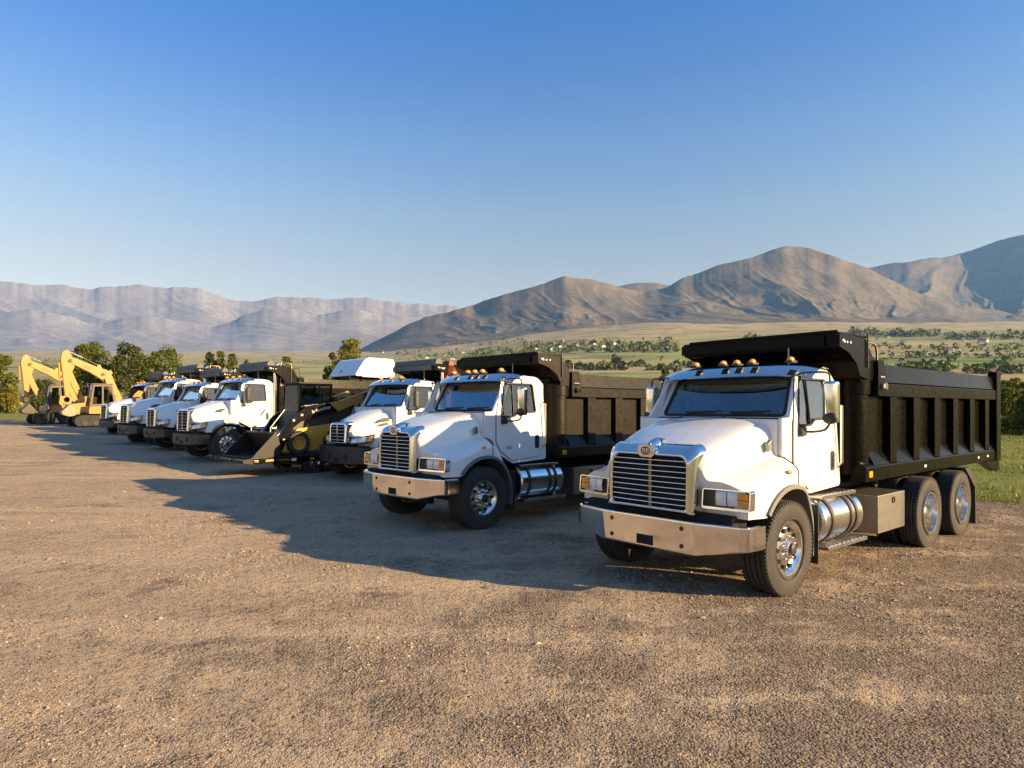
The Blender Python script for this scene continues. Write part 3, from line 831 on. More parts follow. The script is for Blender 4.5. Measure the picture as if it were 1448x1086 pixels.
    # headlights
    for s in (-1, 1):
        if A:
            y0, y1, z0, z1 = gw + .055, 1.215, 1.015, 1.235
            xf = lambda y: hx + .018 - .06 * sst(gw, 1.22, y)
            f = lambda u, w: (xf(u) - .02 * (w - z0) / .2, s * u, w)
            mb = MB()
            mb.plate(rrect(y0, y1, z0, z1, .03, 4), [rrect(y0 + .012, y1 - .014, z0 + .026, z1 - .012, .015, 3)], f, (-.10, 0, 0))
            hl = mb.build('headlight', M_['chrome'], rt, 30)
            mb = MB(); mb.plate(rrect(y0 + .01, y1 - .012, z0 + .02, z1 - .012, .02, 3), [], lambda u, w: (xf(u) - .075, s * u, w), (-.02, 0, 0)); mb.build('lamp_bowl', M_['darksteel'], hl)
            ym = lerp(y0, y1, .25); yw = (y1 - .022 - ym)
            for k, mt, nm in ((0, 'clear', 'headlamp_lens'), (1, 'clear', 'headlamp_lens'), (2, 'amber', 'turn_signal')):
                a = ym + yw * k / 3 + .006; c = ym + yw * (k + 1) / 3 - .004; mb = MB()
                zz0, zz1 = z0 + .042, z1 - .028
                if k == 2:
                    for q in range(2):
                        mb.box(xf(c) - .06, xf(c) - .012, min(s * a, s * c), max(s * a, s * c), lerp(zz0, zz1, q / 2) + .003, lerp(zz0, zz1, (q + 1) / 2) - .003, .01)
                else:
                    rws = []
                    for i in range(7):
                        for_r = []
                        for j in range(7):
                            u = lerp(a, c, i / 6); w = lerp(zz0, zz1, j / 6); d = ((i - 3) / 3) ** 2 + ((j - 3) / 3) ** 2
                            for_r.append((xf(u) - .022 - .016 * d, s * u, w))
                        rws.append(for_r)
                    mb.grid(rws)
                mb.build(nm, M_[mt], hl, 50)
            mb = MB(); mb.plate(rrect(ym, y1 - .022, z0 + .035, z1 - .02, .015, 3), [], lambda u, w: (xf(u) - .012, s * u, w), (-.004, 0, 0)); mb.build('lamp_cover', M_['lampglass'], hl)
        else:
            # swept triangular lamp with amber tail
            def fr(u, w, d=0): # u 0..1 outward, w 0..1 up
                y = lerp(gw + .06, 1.19, u); x = hx + .03 - P.get('sweep', 0) * (y - gw) / .6 - .16 * u ** 2.4 + d
                lo = lerp(1.00, 1.06, u); hi = lerp(1.15, 1.27, u)
                return (x - .05 * w, s * y, lerp(lo, hi, w))
            mb = MB(); mb.grid([[fr(i / 10, j / 5, .012 + .03 * math.sin(math.pi * j / 5)) for j in range(6)] for i in range(11)], thick=.03)
            hl = mb.build('headlight', M_['lampglass'], rt, 50)
            mb = MB(); mb.grid([[fr(i / 10, j / 5, -.02) for j in range(6)] for i in range(11)]); mb.build('lamp_bowl', M_['blackm'], hl)
            for k, (a, c, mt, nm) in enumerate(((.06, .40, 'clear', 'headlamp_lens'), (.42, .74, 'clear', 'headlamp_lens'), (.77, .98, 'amber', 'turn_signal'))):
                mb = MB(); mb.grid([[fr(lerp(a, c, i / 5), lerp(.15, .85, j / 5), .012 - .012 * (((i - 2.5) / 2.5) ** 2 + ((j - 2.5) / 2.5) ** 2)) for j in range(6)] for i in range(6)]); mb.build(nm, M_[mt], hl, 50)
        # fender signal, hood latch / vents
        mb = MB(); mb.ell((-.06, s * 1.222, P['fz'] + .155), .05, .02, .028); mb.build('marker_light', M_['amber'], rt)
        if A:
            mb = MB(); mb.prism([(-.065, 1.70), (-.135, 1.74), (-.145, 1.62), (-.075, 1.60)], 'xz', s * .915, s * .965, .004); mb.build('hood_latch', M_['steel'], rt)
            mb = MB(); mb.prism(rpoly([(-.28, 1.55), (-.40, 1.49), (-.47, 1.40), (-.36, 1.46), (-.28, 1.51)], .01), 'xz', s * .99, s * 1.037); mb.build('cowl_vent', M_['grey'], rt)
        else:
            for (x0_, x1_, za, zb) in ((.24, -.12, 1.60, 1.71), (.28, -.08, 1.49, 1.57)):
                mb = MB(); ws = lambda u, w: lerp(gw + P['wadd'], .92, ((hx - u) / (hx + .5)) ** .65) + .02 + .16 * max(0, 1.70 - w)
                mb.plate(rpoly([(x0_, za - .03), (x0_ * .5 + x1_ * .5, za - .018), (x1_, za - .005), (x1_, zb), (x0_ * .4 + x1_ * .6, zb - .02), (x0_ - .12, zb - .05)], .015, 3), [], lambda u, w: (u, s * (ws(u, w) + .012), w), (0, -s * .03, 0)); mb.build('hood_vent', M_['blackm'], rt)
    # cab ------------------------------------------------------------------
    yc = 1.03
    lean = lambda z: .085 * sst(1.9, RZ, z) ** 1.3
    dz = RZ - 2.62
    zw1 = 2.47 + dz * .8
    win = rpoly([(-.60, 1.90), (-.76, zw1), (-1.475, zw1), (-1.49, 1.985), (-1.02, 1.965), (-.94, 1.90)], [.05, .06, .06, .04, .05, .05], 4)
    doorp = rpoly([(-.50, 1.46), (-.50, 1.93), (-.70, 2.545 + dz), (-1.58, 2.55 + dz), (-1.61, 1.16), (-.88, 1.12), (-.60, 1.30)], [.03, .02, .07, .07, .08, .03, .03], 4)
    sidep = rpoly([(-.25, 1.40), (-.25, 1.99), (-.43, 1.995), (-.83, RZ - .04), (-1.0, RZ), (-1.62, RZ - .02), (-1.77, RZ - .12), (-1.79, 1.10), (-.92, 1.06), (-.55, 1.26)], [.01, .01, .02, .04, .1, .1, .12, .06, .04, .04], 4)
    mb = MB()
    for s in (-1, 1):
        mb.plate(sidep, [win], lambda u, w: (u, s * (yc - lean(w)), w), (0, -s * .045, 0))
    # roof, back wall, windscreen frame, cowl, floor
    rws = []
    for x, zc in ((-.80, RZ - .065), (-.90, RZ - .01), (-1.05, RZ + .045), (-1.3, RZ + .06), (-1.55, RZ + .04), (-1.70, RZ - .03), (-1.775, RZ - .14)):
        e = yc - lean(RZ) - .004; row = []
        for k in range(-10, 11):
            t = k / 10; row.append((x, e * math.copysign(abs(t) ** .8, t), min(zc, RZ + .06) - (.055 + max(0, zc - RZ)) * abs(t) ** 4))
        rws.append(row)
    mb.grid(rws, thick=.02)
    mb.plate(rrect(-.97, .97, 1.10, RZ - .12, .06), [rrect(-.62, .62, 2.02, 2.40, .05)], lambda u, w: (-1.775, u, w), (.03, 0, 0))
    wsx = lambda z: lerp(P['wx'], -.86, (z - 1.97) / (RZ - .06 - 1.97))
    wsf = lambda u, w: (wsx(w) - .05 * (u / .9) ** 2, u, w)
    wo = [(-.985, 1.965), (.985, 1.965), (.935, RZ - .05), (-.935, RZ - .05)]
    wi = rpoly([(-.885, 2.015), (.885, 2.015), (.815, RZ - .10), (-.815, RZ - .10)], .06, 4)
    mb.plate(wo, [wi], wsf, (-.035, 0, .0))
    mb.box(P['wx'] - .12, -.24, -.985, .985, 1.90, 1.975, .01)
    for s in (-1, 1): mb.box(-.26, -.23, s * .55 - .43, s * .55 + .43, 1.3, 1.96)
    cab = mb.build('cab', P.get('cabmat', paint), rt, 35)
    mb = MB(); mb.box(-1.74, -.30, -.96, .96, 1.09, 1.14); mb.box(-.62, -.28, -.95, .95, 1.2, 1.93, .05); mb.box(-.70, -.45, -.93, .93, 1.86, 1.99, .04)
    mb.box(-.80, -.62, .15, .75, 1.80, 1.98, .04)
    mb.box(-1.74, -1.70, -.95, .95, 1.14, 2.0); mb.box(-1.72, -.95, -.9, .9, RZ - .11, RZ - .09)
    mb.build('cab_interior', M_['inside'], cab)
    for y in (-.48, .48):
        mb = MB(); mb.box(-1.55, -1.05, y - .25, y + .25, 1.45, 1.62, .05); mb.box(-1.66, -1.50, y - .24, y + .24, 1.58, 2.18, .06); mb.box(-1.62, -1.53, y - .13, y + .13, 2.18, 2.36, .04); mb.build('seat', M_['seat'], cab, 50)
    mb = MB(); c = Vector((-.93, .48, 1.98)); mb.tube([c + Vector((.08 * math.sin(a), .21 * math.cos(a), .20 * math.sin(a))) for a in [2 * math.pi * k / 24 for k in range(24)]], .016, 8, closed=True)
    mb.box(-.96, -.90, .28, .68, 1.965, 1.99, .01); mb.cyl((-.93, .48, 1.98), (-.75, .48, 1.85), .03); mb.build('steering_wheel', M_['gasket'], cab)
    mb = MB(); mb.plate(wi, [], lambda u, w: (wsf(u, w)[0] - .012, u, w), (-.006, 0, 0)); mb.build('windscreen', M_['wsglass'], cab, 30)
    mb = MB(); mb.tube([wsf(u, w) for u, w in wi], .020, 6, closed=True)
    mb.prism([(-.84, RZ - .20), (.84, RZ - .20), (.80, RZ - .09), (-.80, RZ - .09)], 'yz', -.90, -.895)
    for s in (-1, 1): mb.plate([(s * .925, 2.0), (s * .965, 2.0), (s * .90, RZ - .08), (s * .86, RZ - .08)], [], lambda u, w: (wsf(u, w)[0] + .004, u, w), (.004, 0, 0)) if not A else None
    mb.build('windscreen_seal', M_['gasket'], cab)
    for y in (-.55, .12):
        mb = MB(); p = lambda u, w: Vector(wsf(u, w)) + Vector((.022, 0, .01))
        mb.tube([p(y - .02, 1.985), p(y + .12, 2.03), p(y + .52, 2.045)], .009, 6); mb.tube([p(y + .05, 2.045), p(y + .60, 2.06)], .011, 6); mb.build('wiper', M_['gasket'], cab)
    mb = MB(); mb.plate(rrect(-.63, .63, 2.01, 2.41, .05), [], lambda u, w: (-1.765, u, w), (.005, 0, 0)); mb.build('rear_window', M_['glass'], cab)
    # visor
    mb = MB(); rws = []
    vx0 = P.get('vx', -.63)
    for a, z in ((vx0, RZ - .105), (vx0 - .04, RZ - .06), (vx0 - .16, RZ + .01), (vx0 - .30, RZ + .055), (vx0 - .45, RZ + .065)):
        row = []
        for k in range(-14, 15):
            t = k / 14; y = 1.12 * t
            row.append((a - .16 * abs(t) ** 3 - .02 * t * t, y, z - (.05 * abs(t) ** 6 if a > vx0 - .4 else .08 * abs(t) ** 6)))
        rws.append(row)
    mb.grid(rws, thick=.014); visor = mb.build('sun_visor', M_['chrome'], rt, 60)
    for s in (-1, 1):
        mb = MB(); mb.tube([(vx0 - .18, s * 1.04, RZ - .06), (-.86, s * .99, RZ - .13)], .012, 6); mb.build('visor_bracket', M_['steel'], visor)
    for y in P.get('lights', (-.48, -.06, .14, .36, .87)):
        mb = MB(); mb.ell((-.78, y, RZ + .085), .062, .042, .038, 14, 8); ml = mb.build('roof_marker_light', M_['amber'], rt, 60)
        mb = MB(); mb.box(-.86, -.71, y - .048, y + .048, RZ + .045, RZ + .075, .01); mb.build('marker_base', M_['blackm'], ml)
    # doors
    for s in (-1, 1):
        yd = yc + .004
        mb = MB(); f = lambda u, w: (u, s * (yd - lean(w)), w)
        mb.plate(doorp, [win], f, (0, s * .012, 0))
        door = mb.build('door', P.get('cabmat', paint), rt, 30)
        mb = MB(); g = lambda u, w: (u, s * (yd + .004 - lean(w)), w)
        mb.tube([g(u, w) for u, w in doorp], .009, 6, closed=True); mb.tube([(u, s * (yd + .012 - lean(w)), w) for u, w in win], .016, 6, closed=True)
        mb.tube([(-.93, s * (yd + .008 - lean(1.9)), 1.92), (-.95, s * (yd + .008 - lean(zw1)), zw1)], .012, 6)
        mb.build('door_seal', M_['gasket'], door)
        mb = MB(); mb.plate(win, [], lambda u, w: (u, s * (yd - .012 - lean(w)), w), (0, s * .005, 0)); mb.build('door_window', M_['glass'], door)
        mb = MB(); mb.plate(rrect(-1.575, -1.475, 1.31, 1.56, .04), [rrect(-1.555, -1.495, 1.34, 1.53, .025)], lambda u, w: (u, s * (yd + .012), w), (0, s * .012, 0))
        mb.plate(rrect(-1.56, -1.49, 1.33, 1.54, .025), [], lambda u, w: (u, s * (yd + .013), w), (0, s * .003, 0)); mb.box(-1.545, -1.525, s * (yd + .02) - .008, s * (yd + .02) + .008, 1.36, 1.5, .006)
        mb.build('door_handle', M_['blackm'], door)
        if s > 0 and P.get('doortext'): text_mesh('door_badge', P['doortext'], .085, M_['decal'], door, side_M(-.80, yd + .0135, 1.345), .0015, 0, 1.05)
        # grab handle on the cab corner
        mb = MB(); yy = yc + .05
        mb.tube([(-1.70, s * (yc - .02), 2.16), (-1.725, s * yy, 2.14), (-1.73, s * yy, 1.40), (-1.70, s * (yc - .01), 1.33)], .018, 8); mb.build('grab_handle', M_['alu'], rt)
        # mirror
        x, z0m, z1m, y = (-.86, 1.93, 2.43, 1.31) if A else (-.72, 1.98, 2.42, 1.27)
        w = .092 if A else .06
        mb = MB(); rws = []
        for z, q in ((z0m, .62), (z0m + .012, .86), (z0m + .04, 1), (z1m - .04, 1), (z1m - .012, .86), (z1m, .62)):
            rws.append([(x - .05 + (.125 * q) * math.sin(math.pi * k / 16) ** .75, y + w * (.5 + .5 * q) * math.cos(math.pi * k / 16), z) for k in range(17)])
        mb.grid(rws, cv=True, capu=True)
        mir = mb.build('mirror', M_['chrome' if A else 'blackm'], rt, 70)
        for v in mir.data.vertices: v.co.y *= s
        if s < 0: mir.data.flip_normals()
        mb = MB(); mb.plate(rrect(y - w + .02, y + w - .02, z0m + .02, z1m - .02, .03), [], lambda u, w_: (x - .052, s * u, w_), (-.003, 0, 0)); mb.build('mirror_glass', M_['chrome'], mir)
        if A:
            mb = MB(); mb.ell((x + .045, s * (y + .02), z0m + .06), .05, .09, .075); mb.build('convex_mirror', M_['blackm'], mir)
        mb = MB()
        mb.tube(spline([(-.68, s * (yc + .01), 1.83), (-.75, s * (yc + .13), 1.825), (x, s * (y - .06), 1.85), (x, s * y, z0m)], 5), .014, 8)
        mb.box(-.73, -.61, s * (yc + .035) - .035, s * (yc + .035) + .035, 1.775, 1.885, .015)
        mb.build('mirror_bracket', M_['blackm'], mir)
        if not A: continue
        mb = MB(); mb.tube(spline([(-.74, s * .97, RZ - .10), (-.72, s * 1.12, RZ - .085), (x, s * (y - .03), RZ - .09), (x, s * y, z1m)], 5), .012, 8); mb.box(-.85, -.62, s * .985 - .02, s * .985 + .02, RZ - .12, RZ - .085, .008)
        mb.build('mirror_bracket', M_['blackm'], mir)
    # chassis --------------------------------------------------------------
    L = P['tail']; wx_ = P['wheels']
    mb = MB()
    for s in (-1, 1): mb.box(L + .4, .78, s * .43 - .04, s * .43 + .04, .70, .98, .01)
    mb.box(-.3, .6, -.40, .40, .62, 1.35, .05); mb.box(-1.9, -.4, -.25, .25, .62, .95, .05)
    mb.cyl((-.02, -1.0, .53), (-.02, 1.0, .53), .07); mb.box(-.12, .08, -.7, .7, .42, .56, .03)
    for x in wx_:
        mb.cyl((x, -1.0, .52), (x, 1.0, .52), .10); mb.ell((x, 0, .54), .24, .26, .24)
    mb.cyl((-1.2, 0, .72), (wx_[0], 0, .6), .06)
    for x in (-2.1, L + 1.2): mb.box(x - .06, x + .06, -.47, .47, .72, .96)
    for s in (-1, 1): mb.box(wx_[-1] - .25, wx_[0] + .25, s * .52 - .05, s * .52 + .05, .56, .66, .02)
    mb.build('chassis', M_['chassis'], rt)
    for s in (-1, 1):
        wheel(rt, -.05, s * (1.245 - .175), .532, True, s)
        for x in wx_:
            yo = P.get('ryo', 1.25)
            wheel(rt, x, s * (yo - .14), .524, False, s, P.get('rs', 1)); wheel(rt, x, s * (yo - .14 - .34), .524, False, s, P.get('rs', 1))
    # fuel tank with straps and steps
    for s in (1,) + (() if not A else (-1,)):
        y0 = s * .90; mb = MB()
        mb.lathe([(-.0, .0), (-.005, .24), (-.02, .285), (-.05, .305), (-1.10, .305), (-1.13, .285), (-1.15, .24), (-1.155, 0)], (-.98, y0, .71), 'x', 40)
        tank = mb.build('fuel_tank', M_['alu'], rt, 40)
        for x in (-1.16, -1.70, -1.86):
            mb = MB(); mb.lathe([(-.0, .309), (-.0, .318), (-.06, .318), (-.06, .309)], (x, y0, .71), 'x', 40, close=True); mb.build('tank_strap', M_['darksteel'], tank)
        mb = MB(); mb.box(-2.02, -1.02, s * 1.02 - .12, s * 1.02 + .12, .985, 1.03, .008)
        for k in range(8): mb.box(-1.98 + k * .12, -1.92 + k * .12, s * 1.02 - .10, s * 1.02 + .10, 1.03, 1.036)
        mb.build('step', M_['alu'], rt)
        mb = MB(); mb.box(-2.16, -1.02, s * 1.10 - .13, s * 1.10 + .13, .365, .415, .008)
        for k in range(9): mb.box(-2.12 + k * .12, -2.06 + k * .12, s * 1.10 - .11, s * 1.10 + .11, .415, .421)
        for x in (-1.1, -2.05): mb.box(x - .03, x + .03, s * .98 - .02, s * .98 + .02, .36, .62)
        mb.build('step', M_['alu'], rt)
    # tool box
    bxs = P['box']
    mb = MB(); mb.box(bxs + -.42 - .98, bxs - .42, .70, 1.185, .37, .90, .014)
    tb = mb.build('tool_box', M_['steel'], rt, 30)
    mb = MB(); mb.box(bxs - .42 - .98, bxs - .42, .55, .70, .40, .92, .01); mb.build('battery_box', M_['black'], rt)
    mb = MB(); mb.lathe([(0, .05), (.012, .048), (.012, .034), (.003, .03), (.003, 0)], (bxs - .95, 1.186, .80), 'y', 18); mb.build('box_latch', M_['blackm'], tb)
    # dump body ------------------------------------------------------------
    dzb = P.get('dzb', 0)
    z0, zr0, zr1, zt = 1.30, 2.27, 2.455, 2.72 + dzb * .5
    Bx0, Bx1 = bxs, L
    mb = MB()
    ysk = 1.06
    mb.box(Bx1 + .15, Bx0 - .16, -ysk, ysk, 1.24, 1.29)                                    # floor
    for s in (-1, 1):
        mb.box(Bx1 + .30, Bx0 - .20, s * ysk - .02, s * ysk + .02, 1.28, zr0 + .02)
        # rounded front corner post
        mb.lathe([(1.20, .0), (1.20, .20), (2.30, .20), (2.30, .225), (2.52, .225), (2.54, .20), (2.54, 0)], (Bx0 - .20, s * .93, 0), 'z', 32)
    mb.box(Bx0 - .06, Bx0 - .015, -.92, .92, 1.20, 2.62)                                   # front wall
    mb.box(Bx0 - .035, Bx0 + .02, -.10, .10, 1.1, 2.5, .02); mb.box(Bx0 - .035, Bx0 + .012, -.7, -.58, 1.2, 2.55, .02); mb.box(Bx0 - .035, Bx0 + .012, .58, .7, 1.2, 2.55, .02)
    for k in range(6):
        x = lerp(Bx0 - 1.0, Bx1 + .6, k / 5); mb.box(x - .05, x + .05, -.95, .95, 1.08, 1.24)
    for s in (-1, 1): mb.box(Bx1 + .3, Bx0 - .3, s * .36 - .05, s * .36 + .05, .985, 1.24)
    body = mb.build('dump_body', BK, rt, 35)
    for s in (-1, 1):
        mb = MB(); mb.prism([(ysk - .02, 1.30), (ysk + .0, 1.40), (1.175, 1.315), (1.185, 1.30), (1.185, 1.12), (1.16, 1.105), (ysk - .1, 1.105)] if s > 0 else [(-a, b_) for a, b_ in [(ysk - .02, 1.30), (ysk + .0, 1.40), (1.175, 1.315), (1.185, 1.30), (1.185, 1.12), (1.16, 1.105), (ysk - .1, 1.105)]], 'yz', Bx1 + .05, Bx0 + .0, .006)
        sill = mb.build('body_sill', BK, body, 30)
        for x, nm in ((Bx0 - .14, 'side_marker'), (Bx1 + .12, 'side_marker')):
            mb = MB(); mb.box(x - .055, x + .055, s * 1.19 - .012, s * 1.19 + .012, 1.17, 1.255, .008); mb.build(nm, M_['amber'], sill)
        for x in (lerp(Bx0, Bx1, .78), lerp(Bx0, Bx1, .87), lerp(Bx0, Bx1, .35)):
            mb = MB(); mb.box(x - .045, x + .045, s * 1.19 - .004, s * 1.19 + .004, 1.19, 1.23, .003); mb.build('reflector_plate', M_['clear'], sill)
        n = P['ribs']
        for k in range(n):
            x = P['rib0'] - k * P['ribp']; mb = MB()
            mb.box(x - .24, x, s * 1.115 - .07, s * 1.115 + .06, 1.335, zr0 + .015, .006)
            mb.build('side_rib', BK, body, 30)
        # dirt shedders between the ribs
        for k in range(-1, n):
            xa = P['rib0'] - k * P['ribp'] - .25; xb = P['rib0'] - (k + 1) * P['ribp'] + .01
            if k < 0: xa = Bx0 - .30
            if k == n - 1: xb = Bx1 + .35
            mb = MB(); pr = [(ysk - .01, 1.30), (ysk - .01, 1.56), (1.165, 1.335), (1.165, 1.30)]
            mb.prism([(s * a, b_) for a, b_ in pr], 'yz', xb, xa - .02); mb.build('dirt_shedder', BK, body, 30)
        mb = MB()
        mb.box(Bx1 + .22, Bx0 - .40, s * 1.125 - .07, s * 1.125 + .07, zr0, zr1, .012)
        mb.build('top_rail', BK, body, 30)
        mb = MB(); mb.prism([(s * 1.09, zr1 - .005), (s * 1.17, zr1 + .015), (s * 1.13, zt), (s * 1.085, zt)], 'yz', Bx1 + .30, Bx0 - .46, .006)
        mb.build('side_board', BK, body, 30)
        mb = MB(); mb.prism(rpoly([(Bx0 - .34, zr0 + .005), (Bx0 - .34, zt + .05), (Bx0 - .55, zt + .055), (Bx0 - .62, zr1 + .05), (Bx0 - .60, zr0 + .01)], .04), 'xz', s * 1.12, s * 1.215, .008)
        pv = mb.build('arm_bracket', BK, body, 30)
        mb = MB(); mb.cyl((Bx0 - .47, s * 1.21, zr0 + .14), (Bx0 - .47, s * 1.27, zr0 + .14), .035); mb.cyl((Bx0 - .47, s * 1.25, zr0 + .14), (Bx0 - .47, s * 1.275, zr0 + .14), .055, None, 6); mb.box(Bx0 - .54, Bx0 - .40, s * 1.22 - .01, s * 1.22 + .01, zr0 + .25, zr0 + .28, .005); mb.build('arm_pivot', M_['chrome'], pv)
        # rear corner post and tailgate gear
        mb = MB(); mb.box(Bx1 + .02, Bx1 + .30, s * 1.13 - .08, s * 1.13 + .08, 1.10, zt + .06, .015); mb.box(Bx1 - .03, Bx1 + .34, s * 1.13 - .06, s * 1.13 + .085, zt + .04, zt + .10, .01)
        mb.build('rear_post', BK, body, 30)
        mb = MB(); mb.prism([(Bx1 + .95, 1.10), (Bx1 - .02, 1.10), (Bx1 - .06, .90), (Bx1 + .12, .88)], 'xz', s * 1.02, s * 1.17, .006); mb.build('tail_apron', BK, body, 30)
        mb = MB()
        xm = wx_[-1]; mb.prism([(xm - .20, 1.10), (xm - .45, 1.10), (xm - .78, .76), (xm - .80, .10), (xm - .77, .10), (xm - .74, .74)], 'xz', s * .60, s * P.get('ryo', 1.25)); mb.build('mud_flap', M_['blackm'], rt)
    mb = MB(); mb.box(Bx1 + .04, Bx1 + .12, -1.06, 1.06, 1.25, zt - .02, .02)
    for k in range(4): mb.box(Bx1 - .0, Bx1 + .06, lerp(-.9, .9, k / 3) - .05, lerp(-.9, .9, k / 3) + .05, 1.3, zt - .1, .01)
    for z in (1.35, zt - .1): mb.box(Bx1 - .02, Bx1 + .06, -1.0, 1.0, z - .06, z + .06, .01)
    mb.build('tailgate', BK, body, 30)
    # cab guard
    c0, cz1 = P.get('gx0', -1.49), 3.06 + dzb
    cz0 = cz1 - .17
    mb = MB(); gy = P.get('gy', 1.16)
    side = [(c0, cz1), (c0, cz0), (c0 - .28, cz0 - .07), (c0 - .50, cz0 - .20), (c0 - .62, cz0 - .36), (Bx0 - .06, zr1 + .05), (Bx0 - .30, zr1 + .02), (Bx0 - .36, zt + .04), (Bx0 - .16, cz1 - .12), (Bx0 - .06, cz1 - .01)]
    for s in (-1, 1): mb.prism(side, 'xz', s * (gy - .03), s * gy, .005)
    top = [(c0 + .0, cz1 - .17), (c0, cz1), (Bx0 - .06, cz1 - .01)]
    mb.box(c0 - .0, c0 + .012, -gy, gy, cz0, cz1 + .004, .003)
    mb.box(Bx0 - .10, c0 + .03, -gy, gy, cz1 - .004, cz1 + .018, .004)
    rws = []
    for x, z in spline([(c0 - .02, cz0 - .0, 0), (c0 - .30, cz0 - .03, 0), (c0 - .52, cz0 - .14, 0), (c0 - .66, cz0 - .36, 0), (Bx0 - .04, zr1 + .02, 0)], 4) and [(p[0], p[1]) for p in spline([(c0 - .02, cz0, 0), (c0 - .30, cz0 - .03, 0), (c0 - .52, cz0 - .14, 0), (c0 - .66, cz0 - .36, 0), (Bx0 - .04, zr1 + .02, 0)], 4)]:
        rws.append([(x, -gy + .03, z), (x, 0, z), (x, gy - .03, z)])
    mb.grid(rws, thick=.012)
    mb.prism([(Bx0 - .10, cz1 - .01), (Bx0 - .34, zt), (Bx0 - .30, zt - .2), (Bx0 - .06, cz1 - .14)], 'xz', -gy + .03, gy - .03)
    guard = mb.build('cab_guard', BK, rt, 30)
    mb = MB(); mb.box(c0 + .012, c0 + .045, -gy - .03, gy - .18, cz1 - .15, cz1 - .005, .008); mb.box(c0 + .012, c0 + .03, -gy + .1, gy - .02, cz1 - .03, cz1 + .045, .006)
    if P.get('roll'):
        mb.cyl((c0 - .12, -gy + .02, cz1 + .05), (c0 - .12, gy - .02, cz1 + .05), .12, None, 20)
    mb.build('tarp_housing', M_['tarp' if P.get('roll') else 'black'], guard, 30)
    mb = MB(); mb.tube([(c0 + .03, .50, RZ + .04), (c0 + .03, .50, cz1 - .12), (c0 + .03, .53, cz1 - .06)], .013, 6); mb.build('antenna', M_['steel'], rt)
    mb = MB()
    for y in (.95, .86, .80): mb.box(c0 - .13 + y * .0, c0 - .06, gy - .0, gy + .006, cz1 - .10, cz1 - .07, .002)
    mb.box(c0 + .0125, c0 + .0145, .50, .66, cz1 - .11, cz1 - .085)
    for x in (c0 - .12, c0 - .2, c0 - .3): mb.lathe([(0, .018), (.008, .016), (.008, 0)], (x, gy + .001, cz1 - .10), 'y', 10)
    mb.build('guard_bolt', M_['clear'], guard)
    mb = MB()
    mb.tube(spline([(Bx0 - .22, 1.10, cz1 - .06), (Bx0 - .34, 1.14, cz1 - .06), (Bx0 - .42, 1.16, cz1 - .14), (Bx0 - .40, 1.17, zt)], 5), .016, 6)
    mb.tube([(Bx0 - .08, 1.175, cz1 + .06), (Bx0 - .09, 1.175, zr1 + .2)], .012, 6); mb.tube([(Bx0 + .05, 1.13, cz1 + .05), (Bx0 - .25, 1.13, cz1 + .045)], .012, 6)
    mb.build('tarp_arm', M_['darksteel'], guard)
    if P.get('stack'):
        mb = MB(); sx, sy = -1.92, .86
        mb.tube([(sx, sy, 1.05), (sx, sy, 3.05 + dzb), (sx - .05, sy, 3.12 + dzb), (sx - .12, sy, 3.15 + dzb)], .065, 16); st = mb.build('exhaust_stack', M_['chrome'], rt, 50)
        mb = MB(); mb.tube(spline([(sx - .15, sy + .1, 2.5), (sx - .15, sy + .1, 3.12 + dzb), (sx - .25, sy + .08, 3.18 + dzb), (sx - .5, sy + .05, 3.18 + dzb), (sx - .58, sy + .05, 3.1 + dzb), (sx - .62, sy + .1, 2.4)], 4), .03, 8)
        mb.tube([(sx - .15, sy + .1, 2.55), (sx - .62, sy + .1, 2.45)], .025, 8); mb.build('headache_rack', M_['bronze'], rt, 50)
        mb = MB(); mb.box(sx - .6, sx - .08, .1, .98, 1.2, 2.95, .03); mb.build('bulkhead', M_['black'], rt)
    return rt

PA = dict(style='A', gw=.62, gz0=.91, gz1=1.70, hx=.83, rz=2.62, cz=2.02, fz=1.235, bars=9, bz0=.495, bz1=.862, bx=.965, wx=-.52, box=-2.22, tail=-8.62, wheels=(-4.22, -5.72), ribs=6, rib0=-3.10, ribp=.92, ryo=1.33, rs=1.03)
yaw = lambda ang: math.atan2(-math.cos(R(ang)), -math.sin(R(ang)))
def park(P, label, x, y, ang, z=None, scale=1, **k):
    return make_truck(P, label, (x, y, tz(x, y) if z is None else z), yaw(ang), scale, **k)
t1 = park(PA, 'nearest dump truck at the right, black dump body in full view, warm chrome bumper', 2.276, 8.307, 49.4, 0)
P2 = dict(PA, bk='black2', gw=.53, gz0=.95, gz1=1.76, bz0=.54, bz1=.905, box=-2.0, tail=-7.9, rib0=-2.87, wheels=(-4.0, -5.4), ryo=1.25, rs=1.0, doortext='450', rz=2.66, ribs=6, ribp=.90, wx=-.55, gx0=-1.46)
t2 = park(P2, 'second dump truck from the right, chrome bumper half in shadow, wheel in shade', -1.36, 12.05, 46, .055)
PB = dict(style='B', gw=.47, gz0=.93, gz1=1.72, hx=.84, rz=2.73, cz=2.02, fz=1.19, bars=6, bz0=.50, bz1=.86, bx=.955, wx=-.46, box=-2.28, tail=-7.4, wheels=(-4.0, -5.3), ribs=4, rib0=-3.2, ribp=.95, dzb=.15, nose=.16, sweep=.05, crown=.09, wadd=.05, roll=1, vx=-.55, lights=(-.5, 0, .5), stack=1, doortext='M2')
t5 = park(PB, 'white truck with two hood vents and black bumper behind the loader bucket', -10.4, 22.85, 43.5, .40)
def another(src, label, x, y, ang, z, scale):
    c = copy_tree(src); c.location = (x, y, z); c.rotation_euler = (0, 0, yaw(ang)); c.scale = (scale,) * 3; c['label'] = label
    return c
